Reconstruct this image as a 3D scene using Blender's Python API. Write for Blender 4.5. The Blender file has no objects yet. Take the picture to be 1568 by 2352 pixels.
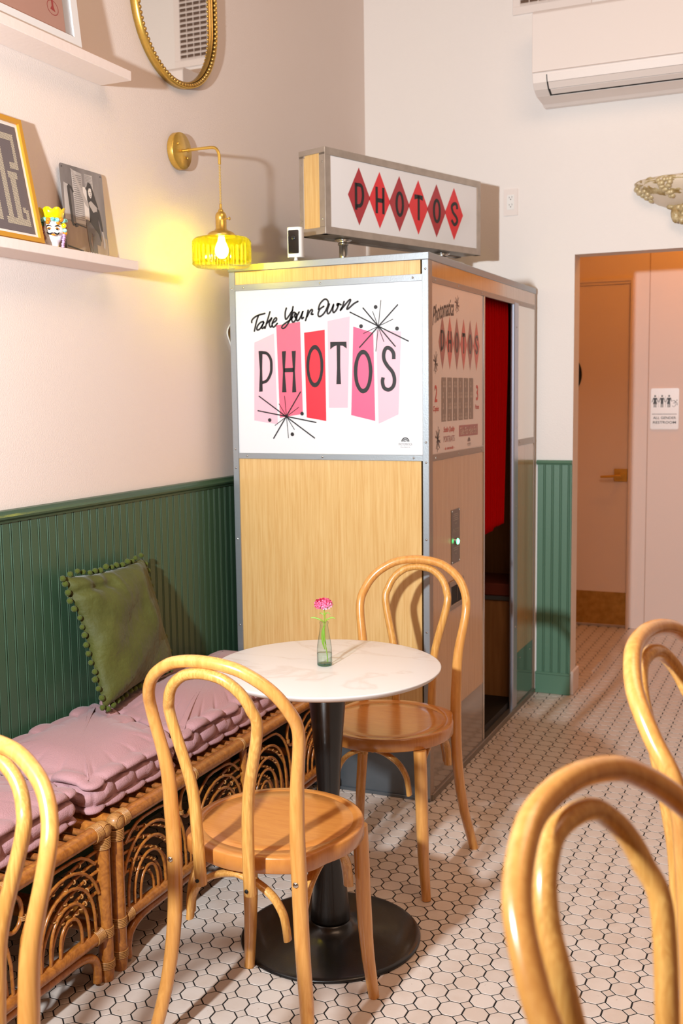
import bpy, math, random, json
from mathutils import Vector, Matrix
from math import sin, cos, pi, sqrt
random.seed(7)
sc = bpy.context.scene
COL = sc.collection

def srgb(h, a=1.0):
    h = h.lstrip('#'); v = [int(h[i:i+2], 16)/255 for i in (0, 2, 4)]
    return tuple([(c/12.92 if c <= .04045 else ((c+.055)/1.055)**2.4) for c in v] + [a])

# ---------------------------------------------------------------- camera
CAM = Vector((2.0957, -3.0149, 1.4646))
FW = Vector((-0.40481233, 0.90767149, -0.11072236)); RT = Vector((0.9138046, 0.4059403, -0.01317657)); UP = Vector((-0.03298667, 0.10651264, 0.99376402))
FPX = 2458.53
cd = bpy.data.cameras.new('camera'); cam = bpy.data.objects.new('camera', cd); COL.objects.link(cam)
m = Matrix.Identity(4)
for i, v in enumerate((RT, UP, -FW)):
    for j in range(3): m[j][i] = v[j]
m.translation = CAM
cam.matrix_world = m
cd.sensor_fit = 'VERTICAL'; cd.sensor_height = 36; cd.sensor_width = 24; cd.lens = FPX/2352*36
cd.clip_start = .05; cd.clip_end = 60
cd.dof.use_dof = True; cd.dof.focus_distance = 2.75; cd.dof.aperture_fstop = 5.6
sc.camera = cam
# ---------------------------------------------------------------- world and lights
w = bpy.data.worlds.new('world'); sc.world = w; w.use_nodes = True
w.node_tree.nodes['Background'].inputs[0].default_value = (1.0, .64, .44, 1)
w.node_tree.nodes['Background'].inputs[1].default_value = .25

def lamp(name, kind, loc, power, color, size=.1, target=None, **kw):
    l = bpy.data.lights.new(name, kind); l.energy = power; l.color = color
    if kind == 'AREA': l.size = size
    else: l.shadow_soft_size = size
    for k, v in kw.items(): setattr(l, k, v)
    o = bpy.data.objects.new(name, l); COL.objects.link(o); o.location = loc
    if target is not None: o.rotation_euler = (Vector(target)-Vector(loc)).to_track_quat('-Z', 'Y').to_euler()
    return o
lamp('photo_flash', 'SPOT', (.95, -2.90, 1.85), 535, (.875, .955, 1.0), .045, (1.35, 2.0, 1.95), spot_size=math.radians(150), spot_blend=1.0)
lamp('ceiling_lamp_glow', 'AREA', (2.3, -1.2, 3.7), 40, (1, .66, .44), 1.6, (1.2, 0, 0))
lamp('hall_ceiling_lamp', 'POINT', (1.75, 3.0, 2.80), 17, (1, .36, .02), .08)
# ---------------------------------------------------------------- view
sc.view_settings.view_transform = 'Standard'; sc.view_settings.look = 'None'
sc.view_settings.gamma = 1; sc.view_settings.use_curve_mapping = False
sc.view_settings.exposure = 0.0
cy = getattr(sc, 'cycles', None)
if cy:
    cy.use_denoising = True; cy.max_bounces = 5; cy.diffuse_bounces = 3; cy.glossy_bounces = 4; cy.transparent_max_bounces = 16; cy.use_adaptive_sampling = True; cy.adaptive_threshold = .03
    cy.caustics_refractive = False; cy.caustics_reflective = False; cy.sample_clamp_indirect = 4

# ================================================================ materials
MATS = {}
def mat(name, color, rough=.5, metal=0.0, coat=0.0, spec=.5, bump=None, var=None, emit=None, sheen=0.0, fabric=None):
    """procedural principled material; var=(scale,(sx,sy,sz),amount,dark hex), bump=(scale,strength)"""
    if name in MATS: return MATS[name]
    M = bpy.data.materials.new(name); M.use_nodes = True; nt = M.node_tree; N = nt.nodes; L = nt.links
    b = N['Principled BSDF']; c = srgb(color) if isinstance(color, str) else color
    b.inputs['Base Color'].default_value = c; b.inputs['Roughness'].default_value = rough; b.inputs['Metallic'].default_value = metal
    b.inputs['Coat Weight'].default_value = coat; b.inputs['Coat Roughness'].default_value = .12; b.inputs['Specular IOR Level'].default_value = spec
    if sheen: b.inputs['Sheen Weight'].default_value = sheen; b.inputs['Sheen Roughness'].default_value = .4
    tc = N.new('ShaderNodeTexCoord')
    if var:
        s, st, amt, dk = var
        mp = N.new('ShaderNodeMapping'); mp.inputs['Scale'].default_value = st; L.new(tc.outputs['Object'], mp.inputs[0])
        n = N.new('ShaderNodeTexNoise'); n.inputs['Scale'].default_value = s; n.inputs['Detail'].default_value = 5; L.new(mp.outputs[0], n.inputs[0])
        r = N.new('ShaderNodeValToRGB'); r.color_ramp.elements[0].position = .35; r.color_ramp.elements[1].position = .65
        r.color_ramp.elements[0].color = (amt,)*3+(1,); r.color_ramp.elements[1].color = (0, 0, 0, 1); L.new(n.outputs[0], r.inputs[0])
        mx = N.new('ShaderNodeMix'); mx.data_type = 'RGBA'; mx.inputs[6].default_value = c; mx.inputs[7].default_value = srgb(dk)
        L.new(r.outputs[0], mx.inputs[0]); L.new(mx.outputs[2], b.inputs['Base Color'])
    if bump:
        n2 = N.new('ShaderNodeTexNoise'); n2.inputs['Scale'].default_value = bump[0]; n2.inputs['Detail'].default_value = 4; L.new(tc.outputs['Object'], n2.inputs[0])
        bp = N.new('ShaderNodeBump'); bp.inputs['Strength'].default_value = bump[1]; bp.inputs['Distance'].default_value = .01
        L.new(n2.outputs[0], bp.inputs['Height']); L.new(bp.outputs[0], b.inputs['Normal'])
    if emit: b.inputs['Emission Color'].default_value = emit[0]; b.inputs['Emission Strength'].default_value = emit[1]
    MATS[name] = M; return M

def wood(name, light, dark, scale, stretch, rough=.35, coat=.3, rings=0.5):
    """streaky grain: distorted noise stretched along one axis"""
    M = bpy.data.materials.new(name); M.use_nodes = True; nt = M.node_tree; N = nt.nodes; L = nt.links; b = N['Principled BSDF']
    b.inputs['Roughness'].default_value = rough; b.inputs['Coat Weight'].default_value = coat; b.inputs['Coat Roughness'].default_value = .15
    tc = N.new('ShaderNodeTexCoord'); mp = N.new('ShaderNodeMapping'); mp.inputs['Scale'].default_value = stretch; L.new(tc.outputs['Object'], mp.inputs[0])
    n = N.new('ShaderNodeTexNoise'); n.inputs['Scale'].default_value = scale; n.inputs['Detail'].default_value = 4; n.inputs['Roughness'].default_value = .6; n.inputs['Distortion'].default_value = .6
    L.new(mp.outputs[0], n.inputs[0])
    wv = N.new('ShaderNodeTexNoise'); wv.inputs['Scale'].default_value = scale*.22; wv.inputs['Detail'].default_value = 1; wv.inputs['Distortion'].default_value = 1.2; L.new(mp.outputs[0], wv.inputs[0])
    ml = N.new('ShaderNodeMath'); ml.operation = 'MULTIPLY'; ml.inputs[1].default_value = 14; L.new(wv.outputs[0], ml.inputs[0])
    fr = N.new('ShaderNodeMath'); fr.operation = 'PINGPONG'; fr.inputs[1].default_value = 1; L.new(ml.outputs[0], fr.inputs[0])
    r1 = N.new('ShaderNodeValToRGB'); r1.color_ramp.elements[0].position = .3; r1.color_ramp.elements[1].position = .72; L.new(n.outputs[0], r1.inputs[0])
    r2 = N.new('ShaderNodeMath'); r2.operation = 'MULTIPLY'; r2.inputs[1].default_value = rings; L.new(fr.outputs[0], r2.inputs[0])
    ad = N.new('ShaderNodeMath'); ad.operation = 'ADD'; ad.use_clamp = True; L.new(r1.outputs[0], ad.inputs[0]); L.new(r2.outputs[0], ad.inputs[1])
    mx = N.new('ShaderNodeMix'); mx.data_type = 'RGBA'; mx.inputs[6].default_value = srgb(light); mx.inputs[7].default_value = srgb(dark)
    m2 = N.new('ShaderNodeMath'); m2.operation = 'MULTIPLY'; m2.inputs[1].default_value = .75; L.new(ad.outputs[0], m2.inputs[0]); L.new(m2.outputs[0], mx.inputs[0])
    L.new(mx.outputs[2], b.inputs['Base Color']); MATS[name] = M; return M

def glass(name, tint, gloss_rough=.03, body=.0, body_col='#ffffff', ior=1.45, edge=.3):
    """thin glass: tinted see-through plus fresnel reflection (lets lamp light pass for every ray)"""
    M = bpy.data.materials.new(name); M.use_nodes = True; nt = M.node_tree; N = nt.nodes; L = nt.links
    N.remove(N['Principled BSDF']); out = N['Material Output']
    t = N.new('ShaderNodeBsdfTransparent'); lw = N.new('ShaderNodeLayerWeight'); lw.inputs[0].default_value = .5
    p3 = N.new('ShaderNodeMath'); p3.operation = 'POWER'; p3.inputs[1].default_value = 3.5; L.new(lw.outputs['Facing'], p3.inputs[0])
    tm = N.new('ShaderNodeMix'); tm.data_type = 'RGBA'; tm.inputs[6].default_value = tint; tm.inputs[7].default_value = tuple(c*edge for c in tint[:3])+(1,)
    L.new(p3.outputs[0], tm.inputs[0]); L.new(tm.outputs[2], t.inputs[0])
    g = N.new('ShaderNodeBsdfGlossy'); g.inputs['Roughness'].default_value = gloss_rough
    f = N.new('ShaderNodeLayerWeight'); f.inputs[0].default_value = .5
    pw = N.new('ShaderNodeMath'); pw.operation = 'POWER'; pw.inputs[1].default_value = 4.0; L.new(f.outputs['Facing'], pw.inputs[0])
    ma = N.new('ShaderNodeMath'); ma.operation = 'MULTIPLY_ADD'; ma.inputs[1].default_value = .62; ma.inputs[2].default_value = ((ior-1)/(ior+1))**2; L.new(pw.outputs[0], ma.inputs[0])
    mx = N.new('ShaderNodeMixShader'); L.new(ma.outputs[0], mx.inputs[0]); L.new(t.outputs[0], mx.inputs[1]); L.new(g.outputs[0], mx.inputs[2])
    last = mx
    if body:
        d = N.new('ShaderNodeBsdfTranslucent'); d.inputs[0].default_value = srgb(body_col)
        m2 = N.new('ShaderNodeMixShader'); m2.inputs[0].default_value = body; L.new(mx.outputs[0], m2.inputs[1]); L.new(d.outputs[0], m2.inputs[2]); last = m2
    L.new(last.outputs[0], out.inputs[0]); MATS[name] = M; return M

WALL = mat('wall_paint', '#ebddd5', .6, bump=(220, .12), var=(1.2, (1, 1, 1), .25, '#e6d3c8'))
WALLB = mat('back_wall_paint', '#f2ebe6', .5, bump=(220, .12), var=(1.2, (1, 1, 1), .25, '#efe7e1'))
HALLP = mat('hall_paint', '#efdad0', .5, bump=(220, .08))
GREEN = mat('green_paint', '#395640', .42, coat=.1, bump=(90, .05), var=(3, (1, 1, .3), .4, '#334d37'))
GREENB = mat('green_paint_lit', '#587f68', .42, coat=.15, bump=(90, .05))  # wainscot green again, stronger light on the back wall put into the colour
SHELFM = mat('shelf_paint', '#efe0d9', .45, var=(4, (1, .3, 1), .3, '#ead8d0'), bump=(60, .06))
TILE = None
GROUT = mat('dark_grout', '#15100e', .95, bump=(300, .3))
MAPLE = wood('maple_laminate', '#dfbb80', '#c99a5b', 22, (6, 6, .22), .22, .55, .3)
MAPLE_S = wood('maple_laminate_shaded', '#d3a468', '#b98550', 22, (6, 6, .22), .16, .8, .25)  # darker maple copy, weaker light on the booth side put into the colour
BEECH = wood('bent_beech', '#dfa257', '#c07b38', 14, (7, 7, .6), .26, .6, .15)
BEECH_P = wood('pale_ply_beech', '#e5b062', '#b97a35', 22, (9, 9, .6), .3, .5, .6)
SEATW = wood('seat_beech', '#c9843f', '#b56f33', 16, (1.0, 8, 1), .26, .55, .2)
RATTAN = wood('rattan_cane', '#c0792f', '#7f4316', 16, (4, 4, 4), .36, .45, .3)
RATTAN_L = wood('rattan_binding', '#c08a4c', '#8a5727', 40, (1, 8, 8), .5, .2, .3)
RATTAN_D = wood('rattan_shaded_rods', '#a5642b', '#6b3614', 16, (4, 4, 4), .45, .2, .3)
CUT = mat('cane_cut_ends', '#dcb684', .6)
ALU = mat('brushed_aluminium', '#a4aaaf', .38, .75, var=(30, (1, 1, 8), .35, '#9fa4a8'), bump=(200, .05))
ALU_D = mat('kick_plate_steel', '#6d747a', .34, .6, var=(6, (1, 1, 2), .4, '#5a6066'))
STEEL_M = mat('mirror_steel', '#a7a19a', .12, .92)
CHROME = mat('chrome', '#d5d5d2', .12, 1.0)
BRASS = mat('brushed_brass', '#e2b95c', .3, .8, var=(40, (1, 1, 6), .3, '#c99f45'))
BRASS_A = mat('aged_brass', '#c9a057', .34, .75, var=(25, (1, 1, 1), .5, '#96732f'))
BLACKM = mat('black_powder_coat', '#0b0a0a', .32, 0, coat=.25, bump=(400, .05))
BLACK = mat('matte_black', '#080706', .6)
ACRYL = mat('white_acrylic', '#dcdde0', .12, coat=.6)
ACRYL2 = mat('poster_acrylic', '#ead6cb', .18, coat=.7)
INK = mat('ink_black', '#161317', .35)
INKB = mat('ink_brown', '#3a2a26', .35)
INKG = mat('ink_grey', '#8a8a8e', .4)
RED1 = mat('print_red', '#e8202c', .3, coat=.3); RED2 = mat('print_dark_red', '#b3222f', .3, coat=.3)
PINK1 = mat('print_pale_pink', '#dfb4c2', .3, coat=.3); PINK2 = mat('print_mid_pink', '#e8657f', .3, coat=.3); PINK3 = mat('print_pink', '#e25c83', .3, coat=.3); REDB = mat('print_bright_red', '#e32237', .3, coat=.3)
PGREY = mat('print_grey', '#998477', .4); 
CURT = mat('red_curtain_cloth', '#b00404', 1.0, spec=.05, bump=(500, .2))
PLASTW = mat('white_plastic', '#f1efec', .35)
ACW = mat('air_conditioner_plastic', '#efe4de', .4)
DARKGL = mat('dark_glossy_plastic', '#17181a', .08, coat=.8)
MIRROR = mat('mirror_glass', '#f2f0ec', .015, 1.0)
MIRRORP = mat('frosted_mirror_panel', '#f6efe6', .12, .2, coat=.9)
CUSH = mat('pink_cotton', '#b38689', .85, sheen=.15, bump=(260, .25), var=(5, (1, 1, 1), .3, '#a87c81'))
VELV = mat('green_velvet', '#505219', .7, sheen=.12, bump=(26, .7), var=(9, (1, 1, 1), .6, '#3c3e0f'))
POM = mat('pompom_wool', '#4c5614', .95, sheen=.1, bump=(300, .5))
LEAF = mat('leaf_green', '#7a9a24', .5); STEM = mat('stem_green', '#86a32c', .5)
GOLDF = mat('gold_painted_wood', '#d79a2f', .4, .25); MATB = mat('white_mat_board', '#efe4dc', .7)
DKGREY = mat('print_charcoal', '#6f6465', .5); CREAM = mat('print_cream', '#efe0c2', .5)
FRAMEW = mat('white_gloss_frame', '#e8e6e6', .15, coat=.6)
PINKP = mat('pink_print_paper', '#e9b3a2', .5); REDI = mat('red_ink', '#c8231c', .5)
GILT = mat('antique_gilt', '#d9c79c', .42, .15, coat=.2, bump=(60, .4), var=(34, (1, 1, 1), .9, '#9a7c40'))
CREAMP = mat('antique_cream_plaster', '#e6d6c0', .5, bump=(40, .2))
PETAL1 = mat('petal_deep_pink', '#e0305f', .6, var=(300, (1, 1, 1), .6, '#f58bb0')); PETAL2 = mat('petal_light_pink', '#f7a6c4', .6); PETAL3 = mat('petal_crimson', '#a80c35', .6)
VGLASS = glass('bottle_glass', (.87, .94, .92, 1), .02, ior=1.5)
VBASE = glass('bottle_glass_base', (.55, .85, .80, 1), .02, ior=1.5)
WATER = glass('water', (.93, .985, .97, 1), .02, ior=1.33)
SHADEG = glass('yellow_ribbed_glass', (.90, .86, .06, 1), .05, .12, '#d8d010', 1.5)
BULB = mat('lamp_bulb', '#fff0c0', .3, emit=((1, .84, .50, 1), 90))
LED = mat('green_led', '#20ff60', .3, emit=((.05, 1, .25, 1), 18))

def tile_mat():
    M = bpy.data.materials.new('glazed_tile'); M.use_nodes = True; nt = M.node_tree; N = nt.nodes; L = nt.links; b = N['Principled BSDF']
    b.inputs['Roughness'].default_value = .32; b.inputs['Coat Weight'].default_value = .15
    g = N.new('ShaderNodeNewGeometry'); oi = N.new('ShaderNodeObjectInfo')
    n = N.new('ShaderNodeTexNoise'); n.inputs['Scale'].default_value = 14; n.inputs['Detail'].default_value = 3; L.new(g.outputs['Position'], n.inputs[0])
    n2 = N.new('ShaderNodeTexNoise'); n2.inputs['Scale'].default_value = 90; n2.inputs['Detail'].default_value = 4; L.new(g.outputs['Position'], n2.inputs[0])
    r = N.new('ShaderNodeValToRGB'); r.color_ramp.elements[0].position = .3; r.color_ramp.elements[1].position = .7
    r.color_ramp.elements[0].color = srgb('#d0beb1'); r.color_ramp.elements[1].color = srgb('#dbcdc3')
    mxn = N.new('ShaderNodeMath'); mxn.operation = 'ADD'; L.new(n.outputs[0], mxn.inputs[0])
    mm = N.new('ShaderNodeMath'); mm.operation = 'MULTIPLY_ADD'; mm.inputs[1].default_value = .5; mm.inputs[2].default_value = -.25; L.new(oi.outputs['Random'], mm.inputs[0]); L.new(mm.outputs[0], mxn.inputs[1])
    L.new(mxn.outputs[0], r.inputs[0])
    sp = N.new('ShaderNodeValToRGB'); sp.color_ramp.elements[0].position = .27; sp.color_ramp.elements[1].position = .31; sp.color_ramp.elements[0].color = (.55, .45, .38, 1); sp.color_ramp.elements[1].color = (1, 1, 1, 1); L.new(n2.outputs[0], sp.inputs[0])
    mx = N.new('ShaderNodeMix'); mx.data_type = 'RGBA'; mx.blend_type = 'MULTIPLY'; mx.inputs[0].default_value = .6; L.new(r.outputs[0], mx.inputs[6]); L.new(sp.outputs[0], mx.inputs[7])
    L.new(mx.outputs[2], b.inputs['Base Color']); return M
TILE = tile_mat()
def marble_mat():
    M = bpy.data.materials.new('white_marble'); M.use_nodes = True; nt = M.node_tree; N = nt.nodes; L = nt.links; b = N['Principled BSDF']
    b.inputs['Roughness'].default_value = .3
    tc = N.new('ShaderNodeTexCoord'); mp = N.new('ShaderNodeMapping'); mp.inputs['Rotation'].default_value = (0, 0, .9); mp.inputs['Scale'].default_value = (1, 2.6, 1); L.new(tc.outputs['Object'], mp.inputs[0])
    n = N.new('ShaderNodeTexNoise'); n.inputs['Scale'].default_value = 2.1; n.inputs['Detail'].default_value = 6; n.inputs['Distortion'].default_value = .5; L.new(mp.outputs[0], n.inputs[0])
    s = N.new('ShaderNodeMath'); s.operation = 'SUBTRACT'; s.inputs[1].default_value = .5; L.new(n.outputs[0], s.inputs[0])
    a = N.new('ShaderNodeMath'); a.operation = 'ABSOLUTE'; L.new(s.outputs[0], a.inputs[0])
    r = N.new('ShaderNodeValToRGB'); e = r.color_ramp.elements; e[0].position = 0; e[0].color = srgb('#cfc3bb'); e[1].position = .018; e[1].color = srgb('#d9d1cc'); L.new(a.outputs[0], r.inputs[0])
    L.new(r.outputs[0], b.inputs['Base Color']); return M
MARBLE = marble_mat()

# ================================================================ mesh helpers
class MB:
    def __init__(s): s.v = []; s.f = []; s.sm = []; s.mi = []; s.cur = 0
    def add(s, vs, fs, smooth=True):
        b = len(s.v); s.v += [tuple(p) for p in vs]
        for f in fs: s.f.append([b+i for i in f]); s.sm.append(smooth); s.mi.append(s.cur)
        return s
    def box(s, x0, x1, y0, y1, z0, z1, bev=0.0):
        if bev <= 0:
            vs = [(x, y, z) for x in (x0, x1) for y in (y0, y1) for z in (z0, z1)]
            return s.add(vs, [(0, 1, 3, 2), (4, 6, 7, 5), (0, 4, 5, 1), (2, 3, 7, 6), (0, 2, 6, 4), (1, 5, 7, 3)], False)
        b = min(bev, (x1-x0)/2.01, (y1-y0)/2.01, (z1-z0)/2.01); X = (x0, x0+b, x1-b, x1); Y = (y0, y0+b, y1-b, y1); Z = (z0, z0+b, z1-b, z1)
        ix = {}; vs = []
        def V(i, j, k):
            if (i, j, k) not in ix: ix[(i, j, k)] = len(vs); vs.append((X[i], Y[j], Z[k]))
            return ix[(i, j, k)]
        fs = []
        for a in (0, 3):
            fs += [[V(a, 1, 1), V(a, 2, 1), V(a, 2, 2), V(a, 1, 2)], [V(1, a, 1), V(2, a, 1), V(2, a, 2), V(1, a, 2)], [V(1, 1, a), V(2, 1, a), V(2, 2, a), V(1, 2, a)]]
        for a, a2 in ((0, 1), (3, 2)):
            for c, c2 in ((0, 1), (3, 2)):
                fs += [[V(a, c2, 1), V(a, c2, 2), V(a2, c, 2), V(a2, c, 1)], [V(a, 1, c2), V(a, 2, c2), V(a2, 2, c), V(a2, 1, c)], [V(1, a, c2), V(2, a, c2), V(2, a2, c), V(1, a2, c)]]
                for e, e2 in ((0, 1), (3, 2)): fs.append([V(a, c2, e2), V(a2, c, e2), V(a2, c2, e)])
        return s.add(vs, fs, False)
    def tube(s, pts, r, n=12, cap=True, closed=False, flat=1.0, up=None):
        P = [Vector(p) for p in pts]; m_ = len(P); R = r if isinstance(r, (list, tuple)) else [r]*m_
        T = []
        for i in range(m_):
            a = P[(i-1) % m_] if (closed or i > 0) else P[i]; b = P[(i+1) % m_] if (closed or i < m_-1) else P[i]
            d = (b-a); T.append(d.normalized() if d.length > 1e-9 else Vector((0, 0, 1)))
        u = Vector(up) if up is not None else (Vector((0, 0, 1)) if abs(T[0].z) < .9 else Vector((1, 0, 0)))
        u = (u - T[0]*u.dot(T[0])).normalized(); vs = []
        for i in range(m_):
            if i > 0:
                ax = T[i-1].cross(T[i])
                if ax.length > 1e-7: u = Matrix.Rotation(T[i-1].angle(T[i]), 3, ax.normalized()) @ u
            u = (u - T[i]*u.dot(T[i])).normalized(); w_ = T[i].cross(u)
            for k in range(n):
                a = 2*pi*k/n; vs.append(P[i] + (u*cos(a)*flat + w_*sin(a))*R[i])
        fs = []
        for i in range(m_ if closed else m_-1):
            j = (i+1) % m_
            for k in range(n): fs.append((i*n+k, i*n+(k+1) % n, j*n+(k+1) % n, j*n+k))
        b0 = len(s.v); s.add(vs, fs, True)
        if cap and not closed:
            s.poly(vs[:n][::-1]); s.poly(vs[(m_-1)*n:m_*n])
        return s
    def lathe(s, prof, c=(0, 0, 0), n=32, wob=None, axis='z'):
        vs = []
        for (r, z) in prof:
            for k in range(n):
                a = 2*pi*k/n; rr = r*(wob(a, z) if wob else 1); p = (rr*cos(a), rr*sin(a), z)
                if axis == 'x': p = (p[2], p[0], p[1])
                if axis == 'y': p = (p[0], p[2], p[1])
                vs.append((c[0]+p[0], c[1]+p[1], c[2]+p[2]))
        fs = [(i*n+k, i*n+(k+1) % n, (i+1)*n+(k+1) % n, (i+1)*n+k) for i in range(len(prof)-1) for k in range(n)]
        b0 = len(s.v); s.add(vs, fs, True)
        for i, rv in ((0, True), (len(prof)-1, False)):
            if prof[i][0] > 1e-6:
                f = [b0+i*n+k for k in range(n)]; s.f.append(f[::-1] if rv else f); s.sm.append(False); s.mi.append(s.cur)
        return s
    def ball(s, c, r, n=10, m_=6, sq=(1, 1, 1), rnd=0):
        vs = []; fs = []
        for i in range(m_+1):
            ph = pi*i/m_
            for k in range(n):
                a = 2*pi*k/n; q = 1+(random.uniform(-rnd, rnd) if rnd else 0)
                vs.append((c[0]+r*q*sq[0]*sin(ph)*cos(a), c[1]+r*q*sq[1]*sin(ph)*sin(a), c[2]+r*q*sq[2]*cos(ph)))
        for i in range(m_):
            for k in range(n): fs.append((i*n+k, (i+1)*n+k, (i+1)*n+(k+1) % n, i*n+(k+1) % n))
        return s.add(vs, fs, True)
    def torus(s, c, R, r, ax='z', n=20, k=8, el=1.0):
        pts = []
        for i in range(n):
            a = 2*pi*i/n; p, q = R*cos(a), R*el*sin(a)
            pts.append({'z': (c[0]+p, c[1]+q, c[2]), 'y': (c[0]+p, c[1], c[2]+q), 'x': (c[0], c[1]+p, c[2]+q)}[ax])
        return s.tube(pts, r, k, closed=True)
    def poly(s, pts): # flat ngon, fan triangles left to blender
        return s.add(pts, [list(range(len(pts)))], False)
    def prism(s, pts2, f, d0, d1):
        """pts2 outline, f(u,v,d)->xyz, between depths d0,d1"""
        n = len(pts2); vs = [f(u, v, d0) for u, v in pts2]+[f(u, v, d1) for u, v in pts2]
        fs = [list(range(n))[::-1], list(range(n, 2*n))]+[(i, (i+1) % n, n+(i+1) % n, n+i) for i in range(n)]
        return s.add(vs, fs, False)
    def ribbon(s, pts, w_, f, d, cap=True):
        """flat stroke of width w_ mapped by f(u,v,d)"""
        P = [Vector((p[0], p[1])) for p in pts]; n = len(P); L = []; Rr = []
        for i in range(n):
            t = (P[min(i+1, n-1)]-P[max(i-1, 0)]); t = t.normalized() if t.length > 1e-9 else Vector((1, 0)); nn = Vector((-t.y, t.x))*w_/2
            L.append(P[i]+nn); Rr.append(P[i]-nn)
        vs = [f(p.x, p.y, d) for p in L]+[f(p.x, p.y, d) for p in Rr]
        s.add(vs, [(i, i+1, n+i+1, n+i) for i in range(n-1)], False)
        if cap:
            for e in (P[0], P[-1]): s.poly([f(e.x+w_/2*cos(a*pi/5), e.y+w_/2*sin(a*pi/5), d) for a in range(10)])
        return s
    def build(s, name, mats, parent=None, loc=None, rot=None):
        me = bpy.data.meshes.new(name); me.from_pydata(s.v, [], s.f)
        me.polygons.foreach_set('use_smooth', s.sm); me.polygons.foreach_set('material_index', s.mi)
        for m__ in (mats if isinstance(mats, (list, tuple)) else [mats]): me.materials.append(m__)
        me.update()
        o = bpy.data.objects.new(name, me); COL.objects.link(o)
        if parent: o.parent = parent
        if loc is not None: o.location = loc
        if rot is not None: o.rotation_euler = rot
        return o
def fixn(o):
    import bmesh
    b = bmesh.new(); b.from_mesh(o.data); bmesh.ops.recalc_face_normals(b, faces=b.faces); b.to_mesh(o.data); b.free(); return o
def thing(name, label, cat, loc=(0, 0, 0), rz=0, group=None):
    o = bpy.data.objects.new(name, None); COL.objects.link(o); o.location = loc; o.rotation_euler = (0, 0, rz); o.empty_display_size = .05
    return tag(o, label, cat, group)
def tag(o, label, cat, group=None):
    o['label'] = label; o['category'] = cat
    if group: o['group'] = group
    return o
def struct(o): o['kind'] = 'structure'; return o
def lab(o, t): o['label'] = t; return o
def copy_tree(o, parent=None):
    c = o.copy(); COL.objects.link(c); c.parent = parent
    for ch in list(o.children): copy_tree(ch, c)
    return c
def catmull(P, n=6):
    P = [Vector(p) for p in P]; Q = [2*P[0]-P[1]]+P+[2*P[-1]-P[-2]]; out = []
    for i in range(1, len(Q)-2):
        for k in range(n):
            t = k/n; out.append(.5*((2*Q[i])+(-Q[i-1]+Q[i+1])*t+(2*Q[i-1]-5*Q[i]+4*Q[i+1]-Q[i+2])*t*t+(-Q[i-1]+3*Q[i]-3*Q[i+1]+Q[i+2])*t**3))
    return out+[P[-1]]
def interp(x, xs, ys):
    if x <= xs[0]: return ys[0]
    for i in range(len(xs)-1):
        if x <= xs[i+1]: return ys[i]+(ys[i+1]-ys[i])*(x-xs[i])/(xs[i+1]-xs[i])
    return ys[-1]
def text_mesh(mb, s, size, f, d, width=None, at=(0, 0), shear=0, spacing=1.0, bold=0.0):
    """appends flat lettering to mb, mapped by f(u,v,d) with its middle at 'at'"""
    cu = bpy.data.curves.new('t', 'FONT'); cu.body = s; cu.size = 1; cu.align_x = 'LEFT'; cu.shear = shear; cu.resolution_u = 3; cu.space_character = spacing; cu.offset = bold
    o = bpy.data.objects.new('t', cu); COL.objects.link(o); bpy.context.view_layer.update()
    me = bpy.data.meshes.new_from_object(o.evaluated_get(bpy.context.evaluated_depsgraph_get()))
    vs = [v.co.copy() for v in me.vertices]; fs = [list(p.vertices) for p in me.polygons]
    bpy.data.objects.remove(o); bpy.data.curves.remove(cu); bpy.data.meshes.remove(me)
    if not vs: return
    x0 = min(v.x for v in vs); x1 = max(v.x for v in vs); y0 = min(v.y for v in vs); y1 = max(v.y for v in vs)
    ky = size/(y1-y0); k = (width/(x1-x0)) if width else ky
    mb.add([f(at[0]+(v.x-(x0+x1)/2)*k, at[1]+(v.y-(y0+y1)/2)*ky, d) for v in vs], fs, False)

# ================================================================ setting
YB = 2.03; YH = 3.61; XO = 1.041; ZO = 2.084
def camproj(p):
    d = Vector(p)-CAM; z = d.dot(FW); return 784+FPX*d.dot(RT)/z, 1176-FPX*d.dot(UP)/z, z
fl = struct(MB().box(-.1, 4.2, -4.2, 3.9, -.06, -.0016).build('floor', GROUT))
PT = .0605; OX, OY = 1.218, -.594
def oct_mesh(c, side=.0248, gap=.0020, top=0.0):
    h = PT/2-gap; s_ = side/2-.0002; mb = MB()
    def ring(h, s_, z): return [(h, -s_, z), (h, s_, z), (s_, h, z), (-s_, h, z), (-h, s_, z), (-h, -s_, z), (-s_, -h, z), (s_, -h, z)]
    return ring(h, s_, top-.0030), ring(h, s_, top-.0007), ring(h-.0007, s_-.0003, top)
def dot_ring(): 
    h = .01755-.0023
    def r(h, z): return [(h, 0, z), (0, h, z), (-h, 0, z), (0, -h, z)]
    return r(h, -.003), r(h, -.0007), r(h-.001, 0)
def tile_add(mb, rings, cx, cy_, tz=0):
    n = len(rings[0]); vs = [(cx+p[0], cy_+p[1], p[2]+tz) for r in rings for p in r]
    fs = [(i, (i+1) % n, n+(i+1) % n, n+i) for i in range(n)]+[(n+i, n+(i+1) % n, 2*n+(i+1) % n, 2*n+i) for i in range(n)]+[tuple(range(2*n, 3*n))]
    mb.add(vs, fs, False)
octr, dotr = oct_mesh(None), dot_ring()
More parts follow.
